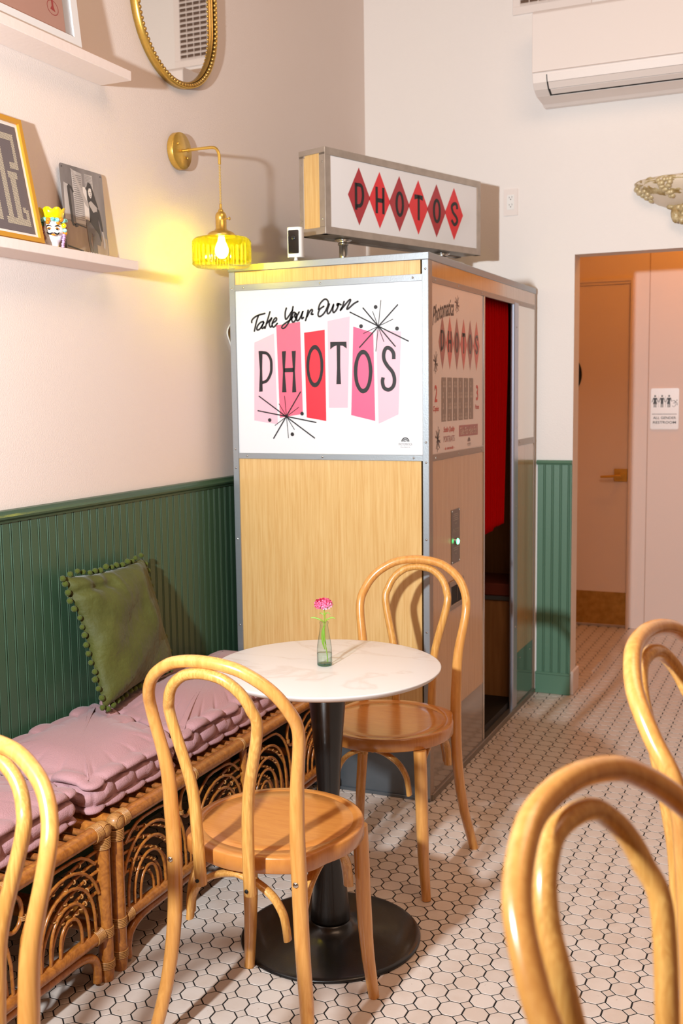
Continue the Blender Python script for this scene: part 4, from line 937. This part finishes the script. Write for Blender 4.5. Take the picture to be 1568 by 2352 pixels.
# framed tile-letter print, leaning: local u along -y from its right edge, v up the slope, d outwards
def leaning(name, label, cat, xb, xt, zb, h, y1, w_):
    ln = Vector((xt-xb, 0, sqrt(max(1e-6, h*h-(xt-xb)**2)))).normalized(); nrm = Vector((ln.z, 0, -ln.x))
    t = thing(name, label, cat, (xb, y1-w_/2, zb))
    f = lambda u, v, d: (xb+ln.x*v+nrm.x*d, y1-u, zb+ln.z*v+nrm.z*d)
    return t, f
def slab(f, u0, u1, v0, v1, d0, d1):
    mb = MB(); mb.prism([(u0, v0), (u1, v0), (u1, v1), (u0, v1)], f, d0, d1); return mb
t, f = leaning('framed_letter_print', 'gold framed print of mosaic tile letters at the left end of the lower shelf', 'picture', .088, .022, SZ+.004, .345, -.563, .27)
W_, H_ = .27, .345
for n_, a in (('frame_rail', (0, W_, 0, .013)), ('frame_rail', (0, W_, H_-.013, H_)), ('frame_rail', (0, .013, .013, H_-.013)), ('frame_rail', (W_-.013, W_, .013, H_-.013))):
    at0(fixn(slab(f, *a, 0, .022).build(n_, GOLDF)), t)
o = at0(fixn(slab(f, .012, W_-.012, .012, H_-.012, .004, .013).build('mat_board', MATB)), t)
pr_ = at0(fixn(slab(f, .023, W_-.023, .023, H_-.023, .0131, .0136).build('print', DKGREY)), t)
mb = MB(); cell = .0031
def inletters(c, r):
    """c cells from the right edge of the print, r cells from its bottom (70 x 95)"""
    def box(a, b, c_, d): return a <= c <= b and c_ <= r <= d
    L1 = box(5, 8, 57, 88) or box(5, 24, 57, 62) and c < 16 or box(8, 26, 83, 88) or box(9, 12, 57, 61)
    S = False
    # lower big letter: serifed L with a hooked foot
    A = box(3, 6, 8, 20) and (c-3) < (r-5) or box(3, 30, 6, 11) or box(6, 9, 18, 22) or box(12, 18, 8, 52) or box(9, 20, 48, 53)
    B = box(24, 29, 8, 88) or box(22, 32, 84, 90) or box(22, 32, 6, 11) or box(38, 43, 8, 88) or box(36, 60, 84, 90) or box(36, 60, 44, 50)
    Cc = box(5, 9, 30, 50) and False
    return L1 or A or B
for r in range(95):
    for c in range(70):
        if inletters(c, r):
            u = .026+(c+(r % 2)*.5)*cell; v = .026+r*cell*.99
            if u > W_-.026 or v > H_-.027: continue
            k = cell*.40; mb.poly([f(u+k*.9*cos(a*pi/3+pi/6), v+k*1.05*sin(a*pi/3+pi/6), .0139) for a in range(6)])
o = mb.build('tile_letters', CREAM, pr_)
mb = MB()
for r in range(0, 96, 1): mb.ribbon([(.024, .0245+r*cell*.99), (W_-.024, .0245+r*cell*.99)], .0004, f, .0137, False)
mb.build('tile_joints', mat('print_joint', '#5b5153', .6), pr_)
# small ceramic head vase
hx, hy = .078, -.4905
t = thing('head_vase', 'painted ceramic head vase with a yellow crown and black moustache, between print and tin picture', 'ornament', (hx, hy, SZ), -.62+pi/2*0)
t.rotation_euler.z = math.radians(42)   # local -y is the way the face looks
GLZ = mat('glazed_white', '#f7f4f2', .15, coat=.6); YEL = mat('glaze_yellow', '#f2cf05', .2, coat=.6); ORG = mat('glaze_orange', '#f0860d', .2, coat=.6); TEAL = mat('glaze_teal', '#3aa7a0', .2, coat=.6, var=(120, (1, 1, 1), 1, '#bfe6e0')); GRN = mat('glaze_green', '#1c5b33', .2, coat=.6); BRN = mat('glaze_brown', '#6a2a18', .25, coat=.6, var=(150, (1, 1, 1), 1, '#a5553a')); LIL = mat('glaze_lilac', '#cfa6dc', .2, coat=.6, bump=(200, .1))
def headshape():
    mb = MB(); n = 36; m_ = 30; vs = []
    for j in range(m_+1):
        q = j/m_; z = .002+q*.088
        r = interp(z, [.002, .012, .020, .028, .040, .055, .070, .082, .090], [.017, .0175, .0195, .027, .0325, .0355, .0355, .034, .031])
        for i in range(n):
            a = 2*pi*i/n; x, y = r*cos(a)*.92, r*sin(a); fr = max(0, -sin(a)); y += .004*fr*(1 if z > .03 else .2)
            # nose, chin, brow, cheeks
            g = lambda cx, cz, sx, sz: math.exp(-((x-cx)/sx)**2-((z-cz)/sz)**2)*(sin(a) < 0)
            y -= .0085*g(0, .0475, .0038, .008)+.003*g(0, .056, .0030, .008)+.004*g(0, .0265, .009, .006)+.0025*g(0, .0385, .008, .003)+.003*g(0, .063, .02, .004)-.0035*g(-.0115, .0545, .006, .004)-.0035*g(.0115, .0545, .006, .004)+.002*g(-.016, .043, .006, .006)+.002*g(.016, .043, .006, .006)
            vs.append((x, y, z))
    mb.add(vs, [(j*n+i, j*n+(i+1) % n, (j+1)*n+(i+1) % n, (j+1)*n+i) for j in range(m_) for i in range(n)]+[tuple(range(n))[::-1]], True); return mb
headshape().build('face', GLZ, t)
YF = -.0385
def fstroke(pts, r, name, m_):
    mb = MB()
    for p in (pts if isinstance(pts[0], list) else [pts]): q = catmull([(x, -sqrt(max(0, .0385**2-(x*1.05)**2))+dy, z) for x, dy, z in p], 4); n = len(q); mb.tube(q, [r*(.35+.65*sin(pi*(i+.5)/n)) for i in range(n)], 8)
    return mb.build(name, m_, t)
fstroke([[(-.0185, .001, .0605), (-.013, -.0012, .0635), (-.0045, -.002, .0605)]], .0017, 'eyebrow', INK); fstroke([[(.0185, .001, .0605), (.013, -.0012, .0635), (.0045, -.002, .0605)]], .0017, 'eyebrow', INK)
for s_ in (-1, 1):
    fstroke([[(s_*.0165, .004, .0545), (s_*.011, .0005, .0572), (s_*.0060, .002, .0545)]], .0016, 'eyelid', ORG)
    mb = MB(); mb.ball((s_*.0112, -.0340, .0537), .0028, 10, 6); mb.build('eye', INK, t)
    fstroke([[(s_*.001, -.0075, .0425), (s_*.006, -.005, .0408), (s_*.011, -.003, .0392), (s_*.0155, -.001, .0425), (s_*.0165, .000, .0455)]], .0022, 'moustache_half', INK)
mb = MB(); mb.ball((0, -.0440, .0368), .0038, 12, 8, (1.7, .9, .75)); mb.build('lips', ORG, t)
def blobs(name, m_, L, sq=(1, 1, 1)):
    for (x, y, z, r) in L: mb = MB(); mb.ball((x, y, z), r, 12, 8, sq); mb.build(name, m_, t)
mb = MB(); n = 40; prof = [(.030, .086), (.033, .090), (.0345, .100), (.0375, .112), (.036, .113), (.032, .104), (.029, .092)]
vs = []
for j, (r, z) in enumerate(prof):
    for i in range(n):
        a = 2*pi*i/n; k = abs(sin(a*4)); up = k**.7 if 2 < j < 5 else (.4*k if j in (2, 5) else 0); rr_ = r*(1+.05*up); vs.append((rr_*cos(a), rr_*sin(a), z+(.007*up-.004 if j in (3, 4) else 0)))
mb.add(vs, [(j*n+i, j*n+(i+1) % n, (j+1)*n+(i+1) % n, (j+1)*n+i) for j in range(6) for i in range(n)], True); mb.build('crown', YEL, t)
R0 = .0355
def ringpos(a, z, k=1.0): a = math.radians(a); return (R0*k*sin(a), -R0*k*cos(a)-.003, z)
for i, a in enumerate(range(-95, 96, 19)):
    x, y, z = ringpos(a, .079+.0015*(i % 2), 1.03); blobs('wreath_fruit' if i % 3 == 1 else 'wreath_leaf', (ORG if i % 3 == 1 else TEAL), [(x, y, z, .0072 if i % 3 else .0080)], (1, 1, .85))
for a, z, m_, r in ((-24, .072, ORG, .0055), (24, .071, ORG, .0055), (62, .066, YEL, .0075), (74, .054, TEAL, .0062), (-62, .068, GRN, .0085), (84, .047, ORG, .0060), (-78, .062, GRN, .0080), (-70, .024, YEL, .0065), (88, .060, BRN, .007)):
    x, y, z = ringpos(a, z, 1.0); blobs('wreath_fruit', m_, [(x, y, z, r)])
for k in range(6): x, y, z = ringpos(-62-4*(k % 2), .060-.0068*k, .93-.015*k); blobs('hair_curl', BRN, [(x, y, z, .0068)])
g = 0
for row in range(6):
    for c in range(3 if row < 5 else 2):
        x, y, z = ringpos(62+13*c+(row % 2)*5, .040-.0062*row, .96-.03*row); blobs('grape', LIL, [(x, y, max(z, .0048), .0042)])
# tin picture of a dancer
t, f = leaning('tin_picture', 'grey tin picture of a long-haired person in a dark bodysuit, right of the head vase', 'picture', .034, .014, SZ+.0006, .273, -.162, .208)
TG = [mat('tin_mid_grey', '#8f8683', .35, coat=.3, var=(14, (1, 1, .25), 1, '#6f6765')), mat('tin_light', '#c9c1bc', .35, coat=.3, var=(25, (1, 1, .3), 1, '#aaa19d')), mat('tin_dark', '#3a3432', .35, coat=.3), mat('tin_pale', '#e2d8d0', .35, coat=.3), mat('tin_tan', '#b29a86', .35, coat=.3, var=(12, (1, 1, .3), 1, '#8f7865')), mat('tin_skin', '#b5aaa4', .35, coat=.3), mat('tin_text', '#f0e8de', .4), mat('tin_leg', '#6b615e', .35, coat=.3)]
mb = MB(); mb.prism(rr(.208, .273, .010), f, 0, .0012); pl = at0(fixn(mb.build('plate', TG[0])), t)
w1, h1 = .208, .273
G2 = lambda a, b, d=.0004: f(w1*(1-a), h1*b, .0012+d)   # a: 0 left .. 1 right, b: 0 bottom .. 1 top
mb = MB()
def pg(mi, pts, d=.0004): mb.cur = mi; mb.poly([G2(a, b, d) for a, b in pts])
pg(4, [(.02, .01), (.98, .01), (.98, .26), (.55, .36), (.02, .40)], .0002)
pg(1, [(.03, .40), (.16, .40), (.19, .78), (.06, .80)], .0003)
pg(1, [(.27, .38), (.50, .38), (.50, .94), (.26, .96)], .0003); pg(3, [(.50, .40), (.60, .44), (.62, .80), (.50, .80)], .0003)
pg(1, [(.56, .78), (.75, .70), (.75, .95), (.56, .95)], .0003)
for i in range(22): pg(0, [(.28, .42+i*.023), (.48, .42+i*.023), (.48, .428+i*.023), (.28, .428+i*.023)], .0004)
for i in range(9): pg(0, [(.57, .80+i*.016), (.74, .80+i*.016), (.74, .805+i*.016), (.57, .805+i*.016)], .0004)
pg(2, [(.25, .36), (.50, .34), (.50, .355), (.25, .38)], .0005)
pg(2, [(.13, .76), (.17, .79), (.24, .77), (.28, .72), (.26, .70), (.21, .745), (.19, .745), (.21, .38), (.24, .345), (.28, .35), (.19, .34), (.16, .38)], .0005)
mb.cur = 2; mb.ribbon([(w1*(1-.21), h1*.36), (w1*(1-.25), h1*.335), (w1*(1-.31), h1*.35)], .004, lambda u, v, d: f(u, v, .0018), 0, False)
# figure: raised arm, hair, torso, bent leg, standing leg
pg(5, [(.24, .97), (.30, .96), (.46, .78), (.56, .66), (.64, .62), (.62, .56), (.53, .60), (.42, .74)], .0006)
pg(2, [(.585, .80), (.63, .865), (.69, .855), (.73, .80), (.78, .69), (.83, .60), (.76, .59), (.62, .60), (.58, .66)], .0008)
pg(3, [(.615, .765), (.645, .80), (.69, .80), (.705, .74), (.68, .695), (.655, .69), (.62, .72)], .0010)
for x in (.645, .682): pg(2, [(x-.012, .756), (x, .762), (x+.012, .757), (x, .751)], .0012)
pg(2, [(.650, .708), (.668, .712), (.684, .709), (.668, .703)], .0012); pg(7, [(.664, .745), (.672, .745), (.674, .724), (.662, .724)], .0012)
pg(5, [(.61, .64), (.67, .66), (.80, .60), (.79, .53), (.70, .50), (.62, .58)], .0009)
pg(2, [(.60, .62), (.70, .535), (.78, .555), (.82, .52), (.80, .44), (.84, .28), (.84, .22), (.70, .30), (.60, .42), (.62, .52)], .0010)
pg(2, [(.80, .60), (.85, .57), (.88, .45), (.90, .34), (.86, .34), (.82, .46), (.79, .54)], .0011)
pg(5, [(.86, .34), (.90, .34), (.93, .20), (.91, .14), (.88, .16), (.89, .22)], .0010)
pg(7, [(.50, .44), (.56, .44), (.78, .30), (.82, .22), (.80, .17), (.70, .18), (.62, .30), (.58, .20), (.63, .04), (.56, .04), (.52, .20)], .0012)
pg(7, [(.62, .28), (.72, .18), (.72, .02), (.62, .02)], .0011)
pg(2, [(.02, .12), (.40, .085), (.60, .06), (.60, .05), (.40, .07), (.02, .10)], .0006)
mb.cur = 6; text_mesh(mb, 'VERI SOCI ROMANI', .0135, lambda u, v, d: f(w1-u, v, .0012+d), .0016, .125, at=(.132, .0155))
mb.cur = 2
for a, b in ((.05, .965), (.95, .965)): mb.poly([G2(a+.012*cos(i*pi/5), b+.009*sin(i*pi/5), .0010) for i in range(10)])
mb.build('printed_picture', TG, pl)
# framed pink print on the upper shelf
t, f = leaning('framed_pink_print', 'white framed pink print with a red oval mark on the upper shelf, top left', 'picture', .082, .030, 2.4615, .50, -.350, .40)
W_, H_ = .40, .50
for a in ((0, W_, 0, .030), (0, W_, H_-.030, H_), (0, .030, .030, H_-.030), (W_-.030, W_, .030, H_-.030)):
    mb = slab(f, *a, 0, .020); at0(fixn(mb.build('frame_rail', FRAMEW)), t)
o = at0(fixn(slab(f, .015, W_-.015, .015, H_-.015, .002, .010).build('mat_board', mat('mat_grey_white', '#d9d5d6', .6))), t)
pr_ = at0(fixn(slab(f, .058, W_-.058, .030, H_-.058, .0102, .0110).build('print', PINKP)), t)
mb = MB(); cu, cv = .105, .092
mb.ribbon([(cu+.024*cos(a*pi/14), cv+.020*sin(a*pi/14)) for a in range(29)], .0020, lambda u, v, d: f(u, v, .0114), 0, False)
mb.poly([f(cu+a, cv+b, .0115) for a, b in ((-.010, -.010), (.012, -.006), (.004, .004), (.004, .030), (-.005, .030), (-.004, .004))])
mb.build('red_mark', REDI, pr_)
at0(fixn(slab(f, .029, W_-.029, .029, H_-.029, .0135, .0142).build('glazing', glass('picture_glazing', (.97, .97, .97, 1), .02))), t)
# ================================================================ pill mirror with beaded brass rim
my, mzc, mr, mh = .300, 2.790, .258, .62
t = thing('pill_mirror', 'tall pill-shaped wall mirror with a beaded brass rim', 'mirror', (0, my, mzc-mr))
def pill(r, n=40): return [(r*cos(a), r*sin(a)) for a in [pi+pi*i/n for i in range(n+1)]]+[(r*cos(a), mh+r*sin(a)) for a in [pi*i/n for i in range(n+1)]]
def band(r0, r1, x0, x1):
    a = pill(r0); b = pill(r1); n = len(a); F_ = lambda p, x: (x, p[0], p[1]+mr); vs = [F_(p, x0) for p in a]+[F_(p, x1) for p in a]+[F_(p, x1) for p in b]+[F_(p, x0) for p in b]
    return MB().add(vs, [(k*n+i, k*n+(i+1) % n, ((k+1) % 4)*n+(i+1) % n, ((k+1) % 4)*n+i) for k in range(4) for i in range(n)], True)
fixn(band(mr, mr-.005, .001, .030).build('outer_band', BRASS, t)); fixn(band(mr-.0175, mr-.022, .006, .022).build('inner_band', BRASS_A, t)); fixn(band(mr-.004, mr-.018, .006, .022).build('bead_channel', mat('dark_brass', '#4a3414', .5, .8), t))
mb = MB(); mb.prism([(a, b+mr) for a, b in pill(mr-.0215)], lambda u, v, d: (d, u, v), .004, .0125); fixn(mb.build('mirror_glass', MIRROR, t))
P_ = pill(mr-.0105, 60); Ls = [0]
for i in range(1, len(P_)+1): a, b = P_[i-1], P_[i % len(P_)]; Ls.append(Ls[-1]+math.hypot(b[0]-a[0], b[1]-a[1]))
tot = Ls[-1]; nb = 168; bead = MB(); bead.ball((0, 0, 0), .0070, 12, 8); b0 = None; j = 0
for i in range(nb):
    s_ = tot*i/nb
    while Ls[j+1] < s_: j += 1
    a, b = P_[j], P_[(j+1) % len(P_)]; q = (s_-Ls[j])/max(1e-9, Ls[j+1]-Ls[j])
    if b0 is None: b0 = bead.build('bead', BRASS_A, t); oo = b0
    else: oo = b0.copy(); COL.objects.link(oo)
    oo.location = (.0270, a[0]+(b[0]-a[0])*q, a[1]+(b[1]-a[1])*q+mr)
# ================================================================ brass wall lamp with ribbed glass shade
ly, lz, lx = .301, 2.315, .173
t = thing('wall_lamp', 'brass wall lamp with a ribbed yellow glass shade hanging on a twisted cord', 'lamp', (0, ly, lz))
MB().lathe([(.0615, .0008), (.0630, .003), (.0630, .022), (.0615, .0245), (.0001, .0250)], (0, 0, 0), 48, axis='x').build('wall_plate', BRASS, t)
for a in (2.5, -.65):
    mb = MB(); mb.ball((.0275, .033*cos(a)*1.1, .033*sin(a)), .0052, 12, 8, (.8, 1, 1)); mb.build('plate_nut', BRASS, t)
q = catmull([(.026, 0, 0), (.06, 0, .000), (.115, 0, .000), (.146, 0, -.001), (.160, 0, -.006), (.1685, 0, -.018), (.1725, 0, -.034), (.173, 0, -.060)], 7)
MB().tube(q, .0052, 14).build('arm', BRASS, t); mb = MB(); mb.tube([(.046, 0, 0), (.054, 0, 0)], .0075, 14); mb.build('arm_collar', BRASS, t)
for ph in (0, pi): MB().tube([(lx+.0021*cos(ph+k*.9), .0021*sin(ph+k*.9), -.058-k*.0028) for k in range(50)], .0021, 6).build('twisted_cord', mat('gold_cord', '#c2a060', .6), t)
S0 = 1.905-lz
prof = [(.0035, .218), (.0045, .214), (.0050, .200), (.0085, .196), (.0095, .193), (.0095, .190), (.0155, .186), (.0190, .178), (.0198, .168), (.0185, .162), (.0190, .160), (.0190, .132), (.0215, .130), (.0240, .126), (.0400, .120), (.0480, .113), (.0500, .106), (.0480, .104), (.0300, .108), (.0200, .112)]
mb = MB(); mb.lathe([(r, z+S0) for r, z in prof], (lx, 0, 0), 36); mb.build('socket', BRASS, t)
mb = MB(); mb.tube([(lx+.017, -.004, .163+S0), (lx+.036, -.008, .163+S0)], .0022, 8); mb.ball((lx+.039, -.0086, .163+S0), .0062, 12, 8, (.5, 1, 1)); mb.build('switch_key', BRASS, t)
rib = lambda a, z: 1+(.045*abs(sin(a*16)) if .012 < z-S0 < .092 else .004*abs(sin(a*22)))
prof = [(.0470, .1055), (.0560, .1045), (.0900, .1000), (.0960, .0960), (.0975, .0900), (.0985, .0850), (.0985, .0550), (.0985, .0200), (.0975, .0150), (.1000, .0120), (.0985, .0080), (.0930, .0020), (.0900, .0012)]
mb = MB(); mb.lathe([(r, z+S0) for r, z in prof][:-1]+[(.0900, .0012+S0)], (lx, 0, 0), 176, rib); sh = mb.build('glass_shade', SHADEG, t)
sh.data.polygons.foreach_set('use_smooth', [True]*len(sh.data.polygons))
for f_ in [p for p in sh.data.polygons if len(p.vertices) > 10]: pass
mb = MB()
for k in range(44): a = 2*pi*k/44; mb.ball((lx+.0985*cos(a), .0985*sin(a), S0+.013), .0042, 6, 4, (1, 1, 1.4))
mb.build('scalloped_edge', SHADEG, sh)['kind'] = 'stuff'
mb = MB(); mb.lathe([(.0001, .030), (.010, .032), (.019, .040), (.0235, .052), (.0235, .064), (.019, .078), (.013, .090), (.011, .104)], (lx, 0, S0), 24); mb.build('bulb', BULB, t)
lamp('wall_lamp_glow', 'POINT', (lx, ly, 1.905+.058), 30, (1, .66, .22), .024)
bpy.data.objects['wall_lamp_glow'].parent = None
# ================================================================ air conditioner, vent, socket, plaster sconce
t = thing('air_conditioner', 'white split air conditioner high on the back wall, cut off by the right edge', 'air conditioner', (1.38, YB, 2.743))
X0, X1 = .900, 1.86
prof = [(0, 2.745), (.040, 2.743), (.060, 2.752), (.175, 2.758), (.222, 2.776), (.246, 2.800), (.257, 2.832), (.257, 2.838), (.263, 2.842), (.263, 3.085), (.250, 3.10), (0, 3.105)]
mb = MB(); mb.prism([(a, b) for a, b in prof], lambda u, v, d: (d, YB-.001-u, v), X0, X1); o = at0(fixn(mb.build('housing', ACW)), t)
bv = o.modifiers.new('b', 'BEVEL'); bv.width = .006; bv.segments = 3; bv.limit_method = 'ANGLE'
def acq(name, m_, x0, x1, a, b, out=.0015):
    """strip following the lower front curve between outline points a and b"""
    (ua, va), (ub, vb) = a, b; d = Vector((ub-ua, vb-va)).normalized(); n_ = Vector((d.y, -d.x)); n_ = n_ if n_.x > 0 else -n_
    mb = MB(); mb.prism([(ua, va), (ub, vb), (ub+n_.x*out, vb+n_.y*out), (ua+n_.x*out, va+n_.y*out)], lambda u, v, d: (d, YB-.001-u, v), x0, x1); o = at0(fixn(mb.build(name, m_)), t); return o
acq('outlet_slot', BLACK, X0+.062, X1-.03, (.176, 2.7585), (.222, 2.776), .0012); acq('outlet_slot', BLACK, X0+.062, X1-.03, (.222, 2.776), (.246, 2.800), .0012); acq('outlet_slot', BLACK, X0+.062, X1-.03, (.246, 2.800), (.2560, 2.829), .0012)
acq('upper_louver', ACW, X0+.067, X1-.03, (.246, 2.800), (.2560, 2.829), .0050); acq('middle_louver', ACW, X0+.069, X1-.03, (.2235, 2.7775), (.2458, 2.7998), .0050); acq('lower_louver', ACW, X0+.073, X1-.03, (.190, 2.7638), (.2215, 2.7758), .0050)
acq('outlet_lip', ACW, X0+.062, X1-.03, (.148, 2.7568), (.1755, 2.7583), .003)
acq('front_panel_seam', mat('seam_shadow', '#cbb9b0', .6), X0+.004, X1-.004, (.2635, 2.8395), (.2635, 2.8425), .0012)
t = thing('air_vent', 'pale louvred air vent high on the back wall, cut off by the top edge', 'vent', (1.02, YB, 3.19))
vx0, vx1, vz0, vz1 = .745, 1.105, 3.180, 3.95
for a in ((vx0, vx1, vz0, vz0+.036), (vx0, vx1, vz1-.036, vz1), (vx0, vx0+.036, vz0+.036, vz1-.036), (vx1-.036, vx1, vz0+.036, vz1-.036)):
    at0(MB().box(a[0], a[1], YB-.010, YB-.0005, a[2], a[3], .002).build('frame_rail', ACW), t)
at0(MB().box(vx0+.036, vx1-.036, YB-.002, YB-.0005, vz0+.036, vz1-.036).build('backing', mat('vent_dark', '#6b5344', .8)), t)
z = vz0+.046
while z < vz1-.04:
    mb = MB(); mb.prism([(.002, z), (.009, z-.010), (.0105, z-.008), (.003, z+.003)], lambda u, v, d: (d, YB-u, v), vx0+.036, vx1-.036); at0(fixn(mb.build('slat', ACW)), t); z += .026
for k in range(1, 7): x = vx0+.036+k*(vx1-vx0-.072)/7; at0(MB().box(x-.0015, x+.0015, YB-.0105, YB-.002, vz0+.036, vz1-.036).build('divider', ACW), t)
t = thing('wall_outlet', 'white double power outlet on the back wall right of the lightbox sign', 'outlet', (.7385, YB, 2.282))
mb = MB(); mb.prism(rr(.068, .122, .004), lambda u, v, d: (u-.034, -.0005-d, v), 0, .005); fixn(mb.build('cover_plate', ACW, t))
mb = MB(); mb.prism(rr(.034, .068, .004), lambda u, v, d: (u-.017, -.0055-d, v+.027), 0, .0018); ins = fixn(mb.build('insert', PLASTW, t))
mb = MB()
for z in (.044, .078):
    for x, h in ((-.0065, .007), (.0065, .0085)): mb.box(x-.0008, x+.0008, -.0078, -.0070, z+.002, z+.002+h)
    mb.ball((0, -.0072, z-.004), .0024, 8, 5)
mb.build('sockets', BLACK, ins)['kind'] = 'stuff'
# gilt grape sconce
sx_, sz_ = 1.548, 2.372
t = thing('plaster_sconce', 'gilt plaster wall uplighter with grapes, above the hallway opening at the right edge', 'light fixture', (sx_, YB, 2.165))
dz_ = sz_-2.165
mb = MB(); n = 40; prof = [(.232, 0), (.236, -.008), (.222, -.030), (.185, -.062), (.135, -.092), (.080, -.112), (.05, -.118)]
vs = []
for r, z in prof:
    for i in range(n+1): a = pi+pi*i/n; vs.append((r*cos(a), .72*r*sin(a), z+dz_))
mb.add(vs, [(j*(n+1)+i, j*(n+1)+i+1, (j+1)*(n+1)+i+1, (j+1)*(n+1)+i) for j in range(len(prof)-1) for i in range(n)], True)
o = mb.build('bowl', CREAMP, t); so = o.modifiers.new('s', 'SOLIDIFY'); so.thickness = .006
mb = MB(); n_ = 60
for k in range(2): mb.tube([((.236-.004*k)*cos(pi+pi*i/n_), .72*(.236-.004*k)*sin(pi+pi*i/n_), dz_-.004-.012*k+.004*sin(i*.9+k)) for i in range(n_+1)], [.0055+.002*sin(i*1.3+k*2) for i in range(n_+1)], 8)
mb.build('rim_scroll', GILT, t)
rs = random.Random(11); gr = MB(); gr.ball((0, 0, 0), .0122, 10, 7); g0 = None
def grape(p, k=1.0):
    global g0
    if g0 is None: g0 = gr.build('grape', GILT, t); o = g0
    else: o = g0.copy(); COL.objects.link(o)
    o.location = p; o.scale = (k, k, k)
def bowlpt(ang, q, out=.0): # ang from the left wall end (0) to the right (pi); q down the bowl
    r = interp(q, [0, .03, .062, .092, .112], [.234, .224, .186, .136, .082])+out; a = pi+ang; return Vector((r*cos(a), .72*r*sin(a), dz_-q))
for ang0, wid, n_ in ((.22, .20, 20), (.50, .12, 9), (1.15, .26, 27), (2.3, .2, 16)):
    for i in range(n_):
        row = int((sqrt(8*(n_-i)+1)-1)/2); q = .014+.0125*(6-row) if n_ > 14 else .018+.0125*(5-row)
        a = ang0+rs.uniform(-1, 1)*wid*(.25+.16*row)*.45; grape(bowlpt(a, max(.008, q), .008), rs.uniform(.85, 1.15))
def leafy(c, ang, L_, wd, tilt=.0, name='acanthus_leaf'):
    mb = MB(); n1, n2 = 14, 8; vs = []
    for i in range(n1+1):
        s_ = i/n1; wv = wd*sin(pi*min(.97, s_*.93+.05))**.7*(1+.22*sin(s_*26))
        for j in range(n2+1):
            v = (j/n2-.5)*2; a = c[0]+(s_*L_*cos(ang)+v*wv*sin(ang))/.19; q = c[1]+s_*L_*sin(ang)*-1+v*wv*cos(ang)
            p = bowlpt(a, min(.115, max(.001, q)), .004+.009*(1-v*v)*sin(pi*min(1, s_+.1))+.002*sin(v*9)); vs.append(p)
    mb.add(vs, [(i*(n2+1)+j, i*(n2+1)+j+1, (i+1)*(n2+1)+j+1, (i+1)*(n2+1)+j) for i in range(n1) for j in range(n2)], True)
    o = mb.build(name, GILT, t); so = o.modifiers.new('s', 'SOLIDIFY'); so.thickness = .003
leafy((.12, .012), -.10, .10, .014); leafy((.42, .040), -.16, .12, .026); leafy((.72, .052), -.20, .10, .026); leafy((.60, .010), 0, .12, .013); leafy((.75, .058), -.25, .09, .014); leafy((1.15, .012), 0, .12, .012); leafy((1.05, .060), -.1, .12, .020); leafy((1.62, .030), -.2, .10, .022); leafy((2.6, .03), 3.3, .08, .018); leafy((2.0, .008), 0, .10, .010)
# drop below the bowl: lobes and hanging grapes
mb = MB()
for p, r, sq in (((-.055, -.05, dz_-.145), .026, (.9, .8, 1.6)), ((-.028, -.06, dz_-.172), .020, (.9, .8, 1.2)), ((0, -.055, dz_-.125), .045, (1.2, .7, .6)), ((.045, -.05, dz_-.145), .024, (.9, .8, 1.5)), ((0, -.03, dz_-.15), .030, (1.1, .8, 1.2)), ((-.075, -.045, dz_-.115), .015, (1.5, .8, .8)), ((.07, -.045, dz_-.115), .015, (1.5, .8, .8))): mb.ball(p, r, 14, 10, sq, .04)
mb.build('drop_ornament', GILT, t)['kind'] = 'stuff'
for i in range(26):
    a = rs.uniform(-1, 1); q = rs.uniform(0, 1); grape(Vector((-.002+a*.045*(1-q*.6), -.085+abs(a)*.022, dz_-.120-q*.072)), rs.uniform(.7, 1.1))
